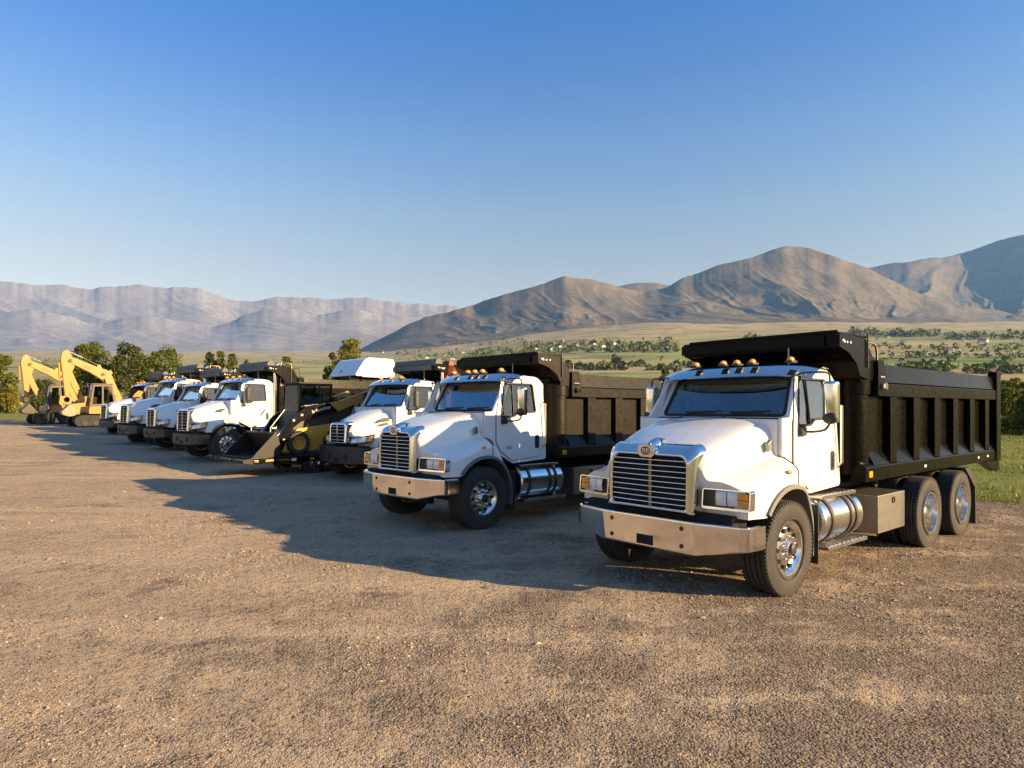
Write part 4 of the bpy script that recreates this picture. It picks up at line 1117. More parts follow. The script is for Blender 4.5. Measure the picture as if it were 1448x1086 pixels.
PC = dict(PB, gw=.42, gz0=1.0, gz1=1.60, bars=5, bz0=.47, bz1=.93, crown=.12, cz=2.0, fz=1.15, wx=-.40, stack=0, doortext=None, sweep=.08, box=-2.75, gx0=-1.62, gy=1.02)
PC['rib0'] = -3.6
t3 = park(PC, 'white truck with sloping blue-tinted hood and deep black bumper beside the yellow loader', -4.02, 18.4, 45, .16)
# ------------------------------------------------------------------ red crane and post behind the cab of the truck with the sloping hood
mb = MB(); mb.tube([(-1.88, .98, 1.2), (-1.88, .98, 3.02), (-1.88, .98, 3.06)], [.04, .04, .02], 12); mb.ell((-1.88, .98, 3.08), .06, .06, .06, 12, 8)
mb.build('crane_post', M_['chrome'], t3, 50)
mb = MB(); mb.prism(rpoly([(-2.00, 2.80), (-2.05, 3.15), (-2.14, 3.34), (-2.24, 3.28), (-2.36, 3.08), (-2.50, 2.96), (-2.46, 2.72), (-2.2, 2.68)], .04), 'xz', .72, 1.02, .015)
mb.box(-2.2, -2.0, .74, 1.0, 1.3, 2.75, .02)
crane = mb.build('crane', M_['red'], t3, 30)
mb = MB(); mb.prism(rpoly([(-2.2, 3.05), (-2.1, 3.28), (-3.6, 3.02), (-3.6, 2.86)], .03), 'xz', .70, .84, .01); mb.build('crane_boom', M_['bronze'], crane, 30)
mb = MB(); mb.tube(spline([(-2.12, .95, 3.30), (-1.98, .95, 3.34), (-1.80, .95, 3.24), (-1.72, .95, 3.16)], 4), [.05] * 12 + [.02], 8); mb.build('crane_hook', M_['blackm'], crane, 40)

t6 = another(t5, 'white truck second to the left of the loader trailer, its nose just behind the vented one', -13.65, 26.8, 44, .47, .975)
t7 = another(t5, 'small distant white truck, second from the excavators', -16.4, 29.9, 44, .43, 1.10)
t8 = another(t5, 'farthest white truck, next to the yellow excavators', -21.8, 37.2, 44, .50, 1.10)
t6['label'] = 'white truck between the vented-hood truck and the two farthest trucks'
for o in kids(t8):
    if o.name.startswith(('cab', 'door')) and o.data and o.data.materials and o.data.materials[0] == M_['white']:
        o.data = o.data.copy(); o.data.materials[0] = M_['brown']
for t in (t6, t7, t8):                      # no lettering that could be read at that distance
    for o in kids(t):
        for c in kids(o):
            if c.name.startswith('door_badge'): bpy.data.objects.remove(c)

# ------------------------------------------------------------------ flat trailer with a wheeled loader on it
MX, MY, MZ = -5.77, 19.05, tz(-5.77, 19.05)
tr = thing('flatbed_trailer', 'low black flatbed trailer with plank nose carrying the loader', 'trailer', (MX, MY, MZ), yaw(45))
mb = MB()
for y in (-.06, -2.24): mb.box(-5.2, 1.70, y - .05, y + .05, .38, .53, .01)
for k in range(9): x = lerp(-5.0, 1.6, k / 8); mb.box(x - .04, x + .04, -2.2, -.1, .38, .48)
mb.build('trailer_frame', M_['black'], tr, 30)
mb = MB()
for k in range(11): y = lerp(-2.14, -.16, k / 10); mb.box(-5.1, 1.6, y - .09, y + .09, .50, .535, .006)
mb.build('deck', M_['woodp'], tr, 30)
mb = MB(); rs = random.Random(4)
for k in range(10):
    y = lerp(-2.1, -.16, k / 9); mb.box(1.62, 1.98 + rs.uniform(-.08, .06), y - .09, y + .09, .42 + rs.uniform(-.02, .01), .50, .01)
mb.prism([(1.70, .38), (1.98, .42), (1.98, .50), (1.70, .53)], 'xz', -.11, -.01); mb.prism([(1.70, .38), (1.98, .42), (1.98, .50), (1.70, .53)], 'xz', -2.29, -2.19)
mb.build('plank_nose', M_['woodp'], tr, 30)
for x in (-.15, -1.05):
    for y, s in ((-.22, 1), (-2.08, -1)): wheel(tr, x, y, .33, True, s, .62)
mb = MB(); mb.box(-1.5, .3, -2.0, -.3, .26, .36); mb.tube([(.9, -.3, .36), (.7, -.2, .18), (.5, -.2, .15)], .03, 6); mb.tube(spline([(-.7, -.02, .34), (-.8, -.02, .12), (-1.0, -.02, .10), (-1.15, -.02, .22)], 4), .018, 6); mb.build('undercarriage', M_['chassis'], tr)
for x, m in ((1.62, 'bronze'), (1.30, 'bronze'), (1.18, 'bronze'), (.98, 'bronze'), (-.02, 'amber')):
    mb = MB(); mb.box(x - .06, x + .06, -.012, .004, .42, .48, .003); mb.build('reflector', M_[m], tr)
mb = MB(); mb.box(.46, .60, -.012, -.004, .41, .49); mb.build('maker_plate', M_['decalw'], tr)
text_mesh('trailer_lettering', 'POTEX', .10, M_['amber'], tr, side_M(.80, -.008, .45), .002)

ld = thing('skid_loader', 'black and yellow wheeled loader with open front bucket, standing on the flatbed trailer', 'loader', (MX, MY, MZ + .535), yaw(45))
Z = -.535
mb = MB(); mb.prism(rpoly([(.85, .66), (.55, .64), (-1.55, .72), (-1.75, 1.0), (-1.75, 1.55), (-.9, 1.45), (.30, 1.30), (.58, 1.0)], .05), 'xz', -1.62, -.28, .02)
for v in range(len(mb.v)): mb.v[v] = (mb.v[v][0], mb.v[v][1], mb.v[v][2] + Z)
mb.build('body', M_['amberyel'], ld, 30)
mb = MB(); mb.prism(rpoly([(-.75, 1.3), (-1.85, 1.35), (-1.9, 2.05), (-1.0, 2.15)], .06), 'xz', -1.6, -.45, .02); mb.prism([(.35, 1.25), (-.95, 1.35), (-.95, 1.85), (.22, 1.80)], 'xz', -1.5, -.45, .01)
for k in range(3): mb.cyl((-1.1 - .28 * k, -.6, 2.12), (-1.1 - .28 * k, -.6, 2.24), .10, None, 14)
for v in range(len(mb.v)): mb.v[v] = (mb.v[v][0], mb.v[v][1], mb.v[v][2] + Z)
mb.build('engine_cover', M_['darksteel'], ld, 30)
ltm = None
for x in (.29, -.86):
    for y, s in ((-.28, 1), (-1.66, -1)):
        if ltm is None:
            mb = MB(); r_ = .335; h = .13
            prof = [(-h * .7, .19), (-h, .22), (-h * 1.05, .27), (-h * .95, .315), (-h * .7, r_ - .012), (h * .7, r_ - .012), (h * .95, .315), (h * 1.05, .27), (h, .22), (h * .7, .19)]
            mb.lathe(prof, seg=48)
            for k in range(22):
                for q in (-1, 1):
                    M = Matrix.Rotation(-2 * math.pi * (k + (.5 if q > 0 else 0)) / 22, 4, 'Y') @ Matrix.Rotation(q * .5, 4, 'X'); mb.box(r_ - .03, r_ + .01, min(0, q * h * .95), max(0, q * h * .95), -.02, .02, M=M)
            ltm = mb.mesh('tyre', M_['rubber'], 40)
            mb = MB(); mb.lathe([(-h * .7, .195), (h * .8, .195), (h * .9, .205), (h * .85, .18), (h * .4, .165), (h * .3, .09), (h * .5, .085), (h * .5, 0)], seg=36)
            for k in range(8):
                c = Vector((math.cos(k * math.pi / 4) * .12, h * .3, math.sin(k * math.pi / 4) * .12)); mb.tube([c, c + Vector((0, .025, 0))], .015, 6)
            lrm = mb.mesh('wheel', M_['amberyel'], 40)
        w_ = bpy.data.objects.new('wheel', lrm); COL.objects.link(w_); w_.parent = ld; w_.location = (x, y, .90 + Z); w_.rotation_euler = (0, 0, 0 if s > 0 else math.pi)
        c_ = bpy.data.objects.new('tyre', ltm); COL.objects.link(c_); c_.parent = w_
armo = [(.98, .62), (.80, 1.02), (.66, 1.30), (.50, 1.58), (.36, 1.70), (0, 1.95), (-1.0, 2.10), (-2.11, 2.46), (-2.22, 2.36), (-2.15, 2.22), (-1.05, 1.82), (-.25, 1.64), (.18, 1.52), (.44, 1.32), (.64, .95), (.80, .60)]
for y in (-.36, -1.62):
    fa = [p for p in armo if p[0] > -1.0 + 1e-6 and True]
    cutT, cutB = (-.72, 2.06), (-1.0, 1.80)
    blk = armo[:6] + [cutT, cutB] + armo[11:]; yel = [cutT, (-1.0, 2.10)] + armo[7:10] + [cutB]
    mb = MB(); mb.prism([(a, b + Z) for a, b in rpoly(blk, .03, 2)], 'xz', y, y + .11, .008); arm = mb.build('lift_arm', M_['black'], ld, 30)
    mb = MB(); mb.prism([(a, b + Z) for a, b in yel], 'xz', y + .001, y + .109, .008); mb.build('arm_tail', M_['yellow'], arm, 30)
    for p in ((.42, 1.55), (.72, 1.0), (-1.95, 2.33), (-1.4, 2.1)):
        mb = MB(); mb.cyl((p[0], y - .02, p[1] + Z), (p[0], y + .125, p[1] + Z), .035, None, 12); mb.build('pin', M_['steel'], arm)
    mb = MB(); mb.tube([(-1.2, y + .05, 1.0 + Z), (-1.7, y + .05, 2.1 + Z)], .05, 10); mb.tube([(.30, y - .08, 1.6 + Z), (.95, y - .08, 1.0 + Z)], .035, 10); mb.tube([(.58, y - .12, 1.86 + Z), (1.0, y - .12, 1.35 + Z), (1.02, y - .12, 1.1 + Z)], .02, 6); mb.build('hydraulic_cylinder', M_['steel'], arm, 50)
text_mesh('arm_lettering', 'St EarthCorp', .115, M_['decalw'], ld, side_M(-.44, -.247, 1.86 + Z, .26), .002, .15, 1.0)
text_mesh('arm_lettering', '85', .085, M_['decalw'], ld, side_M(.16, -.247, 1.70 + Z, .2), .002)
M_['bktdark'] = pbr('shade_dark_bucket', (.008, .0072, .0065), .5, .1, var=.4, dirt=.03, bump=.1)  # bucket colour darkened to stand in for shade that does not reach it
# cab cage
mb = MB()
cp = [(.14, 1.76), (.08, 2.60), (-.90, 2.60), (-.92, 1.95)]
y0, y1 = -.48, -1.46
for y in (y0, y1):
    P_ = [Vector((a, y, b + Z)) for a, b in cp]
    mb.tube([P_[0], P_[1]], .038, 8); mb.tube([P_[1], P_[2]], .038, 8); mb.tube([P_[2], P_[3]], .038, 8); mb.tube([P_[3], P_[0]], .03, 8); mb.tube([Vector((-.52, y, 1.86 + Z)), Vector((-.52, y, 2.6 + Z))], .03, 8)
mb.box(-.95, .18, y1 - .04, y0 + .04, 2.60 + Z, 2.66 + Z, .02)
for a, b in (cp[0], cp[1]): mb.tube([(a, y0, b + Z), (a, y1, b + Z)], .035, 8)
mb.tube([(.13, y0 - .12, 1.8 + Z), (.09, y0 - .12, 2.58 + Z)], .02, 6)
cage = mb.build('cab_cage', M_['black'], ld, 40)
mb = MB()
for y in (y0 + .012, y1 - .012): mb.plate([(a * .98, b + Z) for a, b in cp], [], lambda u, w: (u, y, w), (0, .004, 0))
mb.plate([(y0, 1.78 + Z), (y1, 1.78 + Z), (y1, 2.58 + Z), (y0, 2.58 + Z)], [], lambda u, w: (lerp(.14, .08, (w - Z - 1.76) / .84) + .01, u, w), (.004, 0, 0))
mb.build('cab_window', M_['cabglass'], cage, 0)
mb = MB(); mb.box(-.75, -.35, -1.2, -.75, 1.5 + Z, 1.75 + Z, .05); mb.box(-.85, -.70, -1.2, -.75, 1.7 + Z, 2.35 + Z, .05); mb.build('seat', M_['seat'], cage)
# bucket: open to the front
by0, by1 = -.02, -1.92
mb = MB()
shell = [(1.06, 1.20), (.98, .95), (.90, .70), (.98, .60), (1.10, .57), (1.70, .54)]
mb.grid([[(a, y, b + Z) for a, b in shell] for y in (by0, (by0 + by1) / 2, by1)], thick=.025)
for y in (by0, by1): mb.prism([(a, b + Z) for a, b in [(1.06, 1.20), (.97, .95), (.89, .70), (.98, .585), (1.70, .53), (1.72, .57), (1.10, 1.21)]], 'xz', y - .012, y + .012)
mb.box(1.03, 1.10, by1, by0, 1.17 + Z, 1.23 + Z, .01); mb.box(1.55, 1.76, by1 - .01, by0 + .01, .525 + Z, .55 + Z)
mb.build('bucket', M_['bktdark'], ld, 30)

# ------------------------------------------------------------------ white camper shell on its dark frame
CXp, CYp = -6.03, 27.0
cp_ = thing('camper', 'white rounded camper shell with sloping nose raised on a dark frame behind the loader', 'camper', (CXp, CYp, tz(CXp, CYp)), yaw(45))
mb = MB(); mb.prism(rpoly([(.40, 3.10), (.36, 3.22), (-.02, 3.76), (-.22, 3.86), (-1.40, 3.85), (-1.48, 3.74), (-1.48, 3.10)], [.03, .08, .14, .1, .08, .06, .03], 4), 'xz', -2.05, 0, .05)
sh = mb.build('camper_shell', M_['white'], cp_, 40)
mb = MB(); mb.box(-1.30, .34, -2.0, .012, 3.085, 3.13, .01); mb.box(-1.1, .1, -.02, .05, 3.05, 3.09, .01); mb.build('trim_rail', M_['steel'], sh)
mb = MB(); mb.tube([(-.62, .004, 3.2), (-.62, .004, 3.72)], .008, 6); mb.build('panel_seam', M_['gasket'], sh)
for x, z in ((-1.3, 3.22), (-1.12, 3.3), (-1.3, 3.66), (-.2, 3.7)):
    mb = MB(); mb.lathe([(0, .03), (.012, .028), (.012, 0)], (x, .0, z), 'y', 12); mb.build('latch', M_['steel'], sh)
mb = MB(); mb.plate([(-1.4, 3.26), (-1.22, 3.26), (-1.22, 3.38), (-1.4, 3.38)], [], lambda u, w: (lerp(.36, -.02, (w - 3.22) / .54) + .008, u, w), (.006, 0, 0)); mb.build('shell_label', M_['amberyel'], sh)
mb = MB()
for x, y in ((.55, -.25), (-.05, -.25), (-1.2, -.25), (.2, -1.9), (-1.2, -1.9)): mb.box(x - .06, x + .06, y - .06, y + .06, .0, 3.10, .01)
mb.box(-1.9, .9, -2.1, -.1, 2.46, 2.56, .02); mb.box(-1.7, .6, -2.0, -.2, 1.0, 2.46, .05); mb.box(-1.45, .15, -1.9, -.25, 2.98, 3.08, .02)
mb.build('camper_frame', M_['black'], cp_, 30)
mb = MB(); mb.box(.02, .48, -.30, -.28, 2.60, 2.98); mb.box(-1.1, -.15, -.30, -.28, 2.6, 2.96); mb.build('camper_window', M_['glass'], cp_)

# ------------------------------------------------------------------ excavators
def excavator(label, x, y, ang, scale):
    ex = thing('excavator', label, 'excavator', (x, y, tz(x, y) - .04), yaw(ang), scale, 'yellow excavators at the far end of the row')
    mb = MB()
    boom = [(-1.62, 1.72), (-1.35, 1.70), (-.88, 2.55), (-.50, 3.22), (.25, 3.72), (1.22, 4.22), (1.48, 4.40), (1.44, 4.64), (1.22, 4.68), (-.30, 4.05), (-.78, 3.92), (-1.00, 3.70), (-1.38, 2.7), (-1.72, 1.95)]
    mb.prism(rpoly(boom, .08, 3), 'xz', -.19, .19, .02); bm = mb.build('boom', M_['yellow'], ex, 30)
    mb = MB(); mb.prism([(-.55, 3.9), (-.2, 4.05), (-.22, 4.28), (-.38, 4.26)], 'xz', -.10, .10, .01); mb.prism([(-1.02, 3.62), (-.9, 3.85), (-1.0, 3.95), (-1.15, 3.7)], 'xz', -.1, .1, .01); mb.build('boom_lug', M_['yellow'], bm)
    mb = MB(); mb.tube([(1.36, 0, 5.03), (.62, 0, 4.68)], .045, 10); mb.mi = 1; mb.tube([(.62, 0, 4.68), (-.28, 0, 4.20)], .075, 12); mb.build('stick_cylinder', [M_['chrome'], M_['blackm']], bm, 50)
    mb = MB()
    for yy in (-.30, .30): mb.tube([(-.62, yy, 1.75), (-.80, yy, 2.55)], .075, 12)
    mb.mi = 1
    for yy in (-.30, .30): mb.tube([(-.80, yy, 2.55), (-.62, yy, 3.35)], .045, 10)
    mb.build('boom_cylinder', [M_['blackm'], M_['chrome']], bm, 50)
    for y_ in (.195, -.195):
        mb = MB(); mb.cyl((-.52, y_ - .03, 3.60), (-.52, y_ + .03, 3.60), .12, None, 16); mb.build('pivot_pin', M_['darksteel'], bm)
        mb = MB(); mb.cyl((1.36, y_ - .03, 4.45), (1.36, y_ + .03, 4.45), .11, None, 16); mb.build('pivot_pin', M_['darksteel'], bm)
    text_mesh('boom_lettering', 'A0SP', .26, M_['decal'], bm, side_M(.42, .192, 4.05, -.42), .003)
    mb = MB(); stick = [(1.42, 5.08), (1.58, 5.18), (1.80, 5.02), (1.90, 4.55), (1.80, 3.7), (1.66, 2.12), (1.42, 2.08), (1.40, 3.0), (1.30, 3.55), (1.10, 4.15), (1.22, 4.62)]
    mb.prism(rpoly(stick, .07, 3), 'xz', -.15, .15, .02); st = mb.build('stick', M_['yellow'], ex, 30)
    mb = MB(); mb.prism(rpoly([(1.32, 3.9), (1.05, 3.2), (.60, 2.02), (.82, 1.90), (1.22, 2.65), (1.46, 3.3)], .05, 3), 'xz', -.10, .10, .015); mb.build('thumb', M_['yellow'], st, 30)
    mb = MB(); mb.tube([(1.98, 0, 4.3), (1.95, 0, 3.3)], .06, 10); mb.mi = 1; mb.tube([(1.95, 0, 3.3), (1.84, 0, 2.2)], .035, 8); mb.tube([(1.18, 0, 2.75), (.85, 0, 1.75)], .04, 8); mb.build('bucket_cylinder', [M_['yellow'], M_['chrome']], st, 50)
    mb = MB(); mb.lathe([(-.1, .30), (.1, .30), (.1, .18), (-.1, .18)], (1.55, 0, 1.86), 'y', 24, close=True); mb.prism(rpoly([(1.9, 2.2), (1.98, 1.6), (1.78, 1.4), (1.74, 2.0)], .04), 'xz', -.12, .12, .01); mb.build('bucket_link', M_['yellow'], st, 40)
    mb = MB(); prof = rpoly([(1.42, 1.58), (1.92, 1.05), (1.84, .86), (1.48, .74), (1.14, .80), (1.0, 1.02)], .12, 4)
    mb.prism(prof, 'xz', -.42, .42, .02)
    for k in range(5): yy = lerp(-.37, .37, k / 4); mb.box(.86, 1.10, yy - .05, yy + .05, .90, 1.02, .015)
    mb.build('bucket', M_['bucket'], ex, 30)
    mb = MB(); mb.prism(rpoly([(.55, .92), (.50, 1.40), (-1.2, 1.55), (-2.5, 1.75), (-2.75, 1.5), (-2.7, .92)], .1, 3), 'xz', -1.22, 1.22, .04); mb.prism(rpoly([(-1.9, 1.6), (-2.7, 1.6), (-2.7, 2.1), (-1.9, 2.15)], .1), 'xz', -1.15, 1.15, .04)
    mb.build('house', M_['yellow'], ex, 30)
    mb = MB(); cab_s = [(.52, 1.42), (.30, 2.86), (-.82, 2.90), (-1.02, 1.50)]; ww = [(.36, 1.55), (.22, 2.74), (-.20, 2.76), (-.20, 1.58)]; w2 = [(-.30, 1.58), (-.30, 2.76), (-.74, 2.78), (-.90, 1.62)]
    for yy in (1.30, .42): mb.plate(cab_s, [ww, w2], lambda u, w: (u, yy, w), (0, -.05, 0))
    mb.box(-.86, .36, .36, 1.32, 2.88, 2.95, .03); mb.box(-1.02, -.9, .4, 1.28, 1.5, 2.2)
    for yy in (1.28, .40): mb.tube([(.52, yy, 1.42), (.30, yy, 2.88)], .05, 8)
    mb.box(-.6, -.1, .6, 1.1, 1.45, 1.8, .05); mb.box(-.7, -.5, .6, 1.1, 1.7, 2.4, .05)
    cb = mb.build('cab', M_['brown'], ex, 30)
    mb = MB()
    for yy in (1.275, .395): mb.plate(cab_s, [], lambda u, w: (u, yy, w), (0, .004, 0))
    mb.plate([(.42, 1.42), (1.28, 1.42), (1.28, 2.88), (.42, 2.88)], [], lambda u, w: (lerp(.51, .30, (w - 1.42) / 1.46), u, w), (.004, 0, 0)); mb.build('cab_window', M_['glass'], cb, 0)
    for s in (-1, 1):
        mb = MB(); tp = arc(.95, .42, .40, -90, 90, 8) + arc(-2.05, .42, .40, 90, 270, 8)
        mb.prism(tp, 'xz', s * .78, s * 1.30, .01)
        for k in range(26):
            for z in (.01, .83): x = lerp(-2.05, .95, k / 25); mb.box(x - .04, x + .04, min(s * .76, s * 1.32), max(s * .76, s * 1.32), z - .02, z + .02)
        tk = mb.build('track', M_['trackm'], ex, 30)
        for k in range(5): mb = MB(); x = lerp(-1.8, .8, k / 4); mb.cyl((x, s * 1.25, .3), (x, s * 1.34, .3), .17, None, 16); mb.build('roller', M_['chassis'], tk)
    mb = MB(); mb.box(-1.8, 1.1, -.8, .8, .35, .80, .05); mb.lathe([(.75, .75), (.95, .75)], (-.6, 0, 0), 'z', 24); mb.build('undercarriage', M_['chassis'], ex)
    return ex
exb = excavator('yellow excavator with tan bucket and glazed cab in full view, beside the farthest truck', -28.45, 45.0, 45, 1.0)
exa = copy_tree(exb); exa.location = (-33.6, 48.3, tz(-33.6, 48.3) - .04); exa.rotation_euler = (0, 0, yaw(44)); exa.scale = (.97,) * 3
exa['label'] = 'yellow excavator at the far left, partly hidden behind the other excavator, dark bucket'
for o in kids(exa):
    if o.name.startswith('bucket'): o.data = o.data.copy(); o.data.materials[0] = M_['darksteel']
mb = MB(); mb.prism([(.40, .25), (.55, .3), (.50, 2.05), (.36, 2.2), (.22, 2.0)], 'xz', .9, 1.35, .03); mb.build('blade', M_['blackm'], exa)
# ------------------------------------------------------------------ trees
def mat_leaf(name, a, b, c, trans=.25):
    m, nt = nmat(name); T = NT(nt)
    ri = T.n('ShaderNodeNewGeometry').outputs['Random Per Island']
    n = T.noise(T.pos(), .9, 3)
    col = T.mix(T.mapr(n, .35, .65, 0, 1), T.ramp(ri, [(0, a), (.6, b), (1, c)]), b)
    d = T.n('ShaderNodeBsdfDiffuse', i_Color=col); t = T.n('ShaderNodeBsdfTranslucent', i_Color=col)
    g = T.n('ShaderNodeBsdfGlossy', i_Roughness=.45); T.set(g.inputs['Color'], (.4, .4, .35, 1))
    mx = T.n('ShaderNodeMixShader', i_0=trans, i_1=d.outputs[0], i_2=t.outputs[0])
    m2 = T.n('ShaderNodeMixShader', i_0=.04, i_1=mx.outputs[0], i_2=g.outputs[0])
    T.out(m2.outputs[0]); return m
M_['leaf'] = mat_leaf('leaf_green', (.07, .10, .015), (.125, .16, .024), (.19, .205, .037), .35)
M_['leafd'] = mat_leaf('needle_green', (.035, .052, .014), (.068, .085, .022), (.12, .128, .03), .2)
M_['leafy'] = mat_leaf('leaf_yellow_green', (.12, .125, .018), (.20, .19, .028), (.27, .24, .04), .35)
M_['leafo'] = mat_leaf('leaf_autumn', (.15, .10, .02), (.22, .15, .03), (.28, .20, .045))
M_['bark'] = pbr('bark', (.085, .06, .04), .95, var=.4, vscale=6, bump=.6, bscale=20)
M_['farleaf'] = mat_leaf('far_tree_green', (.055, .075, .028), (.105, .125, .044), (.165, .175, .06), .1)
SHAPES = {'round': lambda t: math.sqrt(max(0, 1 - (2 * t - .92) ** 2 / 1.1)), 'cone': lambda t: (1 - t) ** .8 * min(1, .35 + t * 5), 'column': lambda t: max(0, math.sin(math.pi * min(1, t * .93 + .07))) ** .55, 'bush': lambda t: math.sqrt(max(0, 1 - t ** 2.2))}
def leaves(g, C, rc, n, ls, flat=1.0):
    """n leaf clumps of quads scattered round the clump centres C with radii rc"""
    k = g.randint(0, len(C), n)
    d = g.randn(n, 3); d /= np.linalg.norm(d, axis=1)[:, None]
    p = C[k] + d * (rc[k] * g.uniform(.35, 1.05, n) ** .6)[:, None] * np.array([1, 1, .8])
    a = g.randn(n, 3); a /= np.linalg.norm(a, axis=1)[:, None]
    b = np.cross(a, g.randn(n, 3)); b /= np.linalg.norm(b, axis=1)[:, None]
    s = ls * np.exp(g.randn(n) * .3)
    a *= s[:, None]; b *= (s * .62)[:, None]
    q = np.stack([p - a * .5, p + b * .5 - a * .05, p + a * .5, p - b * .5 - a * .05], 1)
    return q.reshape(-1, 3)
def tree(name, label, px, d, ytop, wpx, shape, mat, seed, n=2600, ls=.20, group=None, base=.12, x=None, cat='tree', K=64):
    g = np.random.RandomState(seed)
    x = (px - CX) / FPX * d; z0 = tz(x, d)
    h = CAMZ + (HY - ytop) / FPX * d - z0; w = wpx / FPX * d
    rt = thing(name, label, cat, (x, d, z0), g.uniform(0, 6.28), 1, group)
    C = []; R_ = []
    for i in range(K):
        t = g.uniform(base, .97) if shape != 'cone' else base + (1 - base) * (1 - math.sqrt(g.uniform(0, 1)))
        r = SHAPES[shape](max(0, (t - base) / (1 - base))) * w / 2
        a = g.uniform(0, 6.28); q = r * (g.uniform(.25, 1) ** .5) * .88
        C.append((q * math.cos(a), q * math.sin(a), t * h)); R_.append(max(.20 * w * g.uniform(.6, 1.2), .3) * (.75 if shape == 'cone' else 1) * (.55 + .45 * min(1, r / (w * .25) + .05)))
    C = np.array(C); R_ = np.array(R_)
    V = leaves(g, C, R_, int(n * 3.4), ls * .90)
    V[:, 2] = np.maximum(V[:, 2], .05)
    cr = np_obj('crown', V, np.arange(len(V)).reshape(-1, 4), mat); cr.parent = rt
    mb = MB(); tr_ = max(.09, h * .022)
    top = Vector((g.uniform(-.2, .2), g.uniform(-.2, .2), h * .86))
    pts = [Vector((0, 0, -.15)), Vector((0, 0, h * .12)), top * .5 + Vector((0, 0, 0)), top]
    mb.tube(spline(pts, 3), [lerp(tr_ * 1.3, tr_ * .15, k / 9) for k in range(10)], 7)
    for i in range(9):
        c = Vector(C[i]); s0 = Vector((0, 0, max(.1 * h, c.z * .55))); mb.tube([s0, (s0 + c) / 2 + Vector((0, 0, .05 * h)), c], [tr_ * .45, tr_ * .3, tr_ * .08], 5)
    mb.build('trunk', M_['bark'], rt, 50)
    return rt
tree('tree', 'green tree cut off by the left edge of the photo', 4, 78, 503, 34, 'round', M_['leaf'], 1, 2000, .24)
tree('shrub', 'yellow-green shrub at the left, beside the first excavator', 14, 72, 544, 20, 'bush', M_['leafy'], 2, 1300, .2, base=.02, cat='shrub')
tree('shrub', 'dark low shrub under the left edge tree', 3, 74, 545, 18, 'bush', M_['leafd'], 3, 900, .2, base=.02, cat='shrub')
tree('tree', 'round green tree rising behind the two excavators', 126, 82, 486, 56, 'round', M_['leaf'], 4, 3800, .25)
tree('shrub', 'green shrub between the arms of the excavators', 62, 76, 538, 40, 'bush', M_['leafd'], 5, 1500, .22, base=.02, cat='shrub')
tree('tree', 'dark bushy tree behind the farthest truck, left of a brighter twin', 184, 80, 487, 54, 'round', M_['leafd'], 6, 4200, .23, base=.06)
tree('tree', 'bright yellow-green bushy tree right of the dark one, behind the distant trucks', 234, 82, 488, 52, 'round', M_['leaf'], 7, 3800, .24, base=.06)
for i, (px, yt, wp, mt, lb) in enumerate(((297, 497, 17, 'leafd', 'leftmost of three slim poplars behind the trucks'), (311, 493, 16, 'leaf', 'middle of three slim poplars behind the trucks'), (329, 499, 18, 'leaf', 'rightmost of three slim poplars behind the trucks'))):
    tree('poplar_tree', lb, px, 105, yt, wp, 'column', M_[mt], 20 + i, 1500, .27, 'slim poplars behind the trucks')
tree('tree', 'small sparse tree right of the slim poplars', 349, 108, 501, 17, 'cone', M_['leaf'], 9, 800, .3, base=.25)
tree('tree', 'conical green tree above the dark loader cab', 405, 96, 496, 42, 'cone', M_['leaf'], 10, 1900, .27, base=.1)
tree('pine_tree', 'dark pine beside the white camper shell', 470, 66, 486, 40, 'cone', M_['leafd'], 12, 3000, .2, base=.04)
tree('tree', 'yellow-green tree just behind the dark pine', 494, 72, 479, 42, 'round', M_['leafy'], 13, 2400, .22, base=.2)
# bushes and trees along the far side of the lot, right of the picture
rs = random.Random(8); k = 0
row = [(958, 120, 519, 20, 'leaf'), (940, 135, 521, 18, 'leafd'), (1246, 95, 529, 24, 'leafd'), (1262, 100, 524, 22, 'leafy'), (1284, 110, 517, 26, 'leafd'), (1300, 108, 519, 22, 'leafd'), (1318, 92, 528, 30, 'leaf'), (1343, 84, 527, 30, 'leafy'), (1368, 88, 531, 30, 'leaf'), (1392, 80, 534, 34, 'leafy'), (1415, 76, 538, 30, 'leaf'), (1436, 72, 536, 32, 'leafy'), (1460, 70, 533, 34, 'leaf')]
kind = {'leaf': 'green', 'leafd': 'dark green', 'leafy': 'bright yellow-green'}
wh = {958: 'over the side of the second truck, near the mirror of the nearest', 940: 'over the second dump body, left of a lighter one', 1246: 'just above the front end of the nearest dump body', 1262: 'above the front half of the dump body', 1284: 'tallest of the row above the dump body, pointed', 1300: 'beside the tallest one above the dump body', 1318: 'above the middle of the nearest dump body', 1343: 'above the rear half of the dump body', 1368: 'above the rear part of the top rail', 1392: 'just left of the rear post of the dump body', 1415: 'right behind the rear post of the dump body', 1436: 'near the right edge of the photo', 1460: 'cut by the right edge of the photo'}
for (px, d, yt, wp, mt) in row:
    k += 1; tree('tree', '%s tree %s' % (kind[mt], wh[px]), px, d, yt, wp, 'round', M_[mt], 40 + k, 1700, .24, 'trees beyond the far side of the lot', base=.05)
tree('shrub', 'big green bush on the grass at the right edge, behind the dump body', 1426, 52, 550, 40, 'bush', M_['leaf'], 70, 3000, .17, base=.02, cat='shrub')
tree('shrub', 'yellow-green bush beside the bigger green bush at the right edge', 1406, 55, 556, 26, 'bush', M_['leafy'], 71, 1800, .17, base=.02, cat='shrub')
tree('shrub', 'low dark bush at the right edge, under the yellow-green tree', 1452, 50, 560, 34, 'bush', M_['leafd'], 72, 1800, .17, base=.02, cat='shrub')

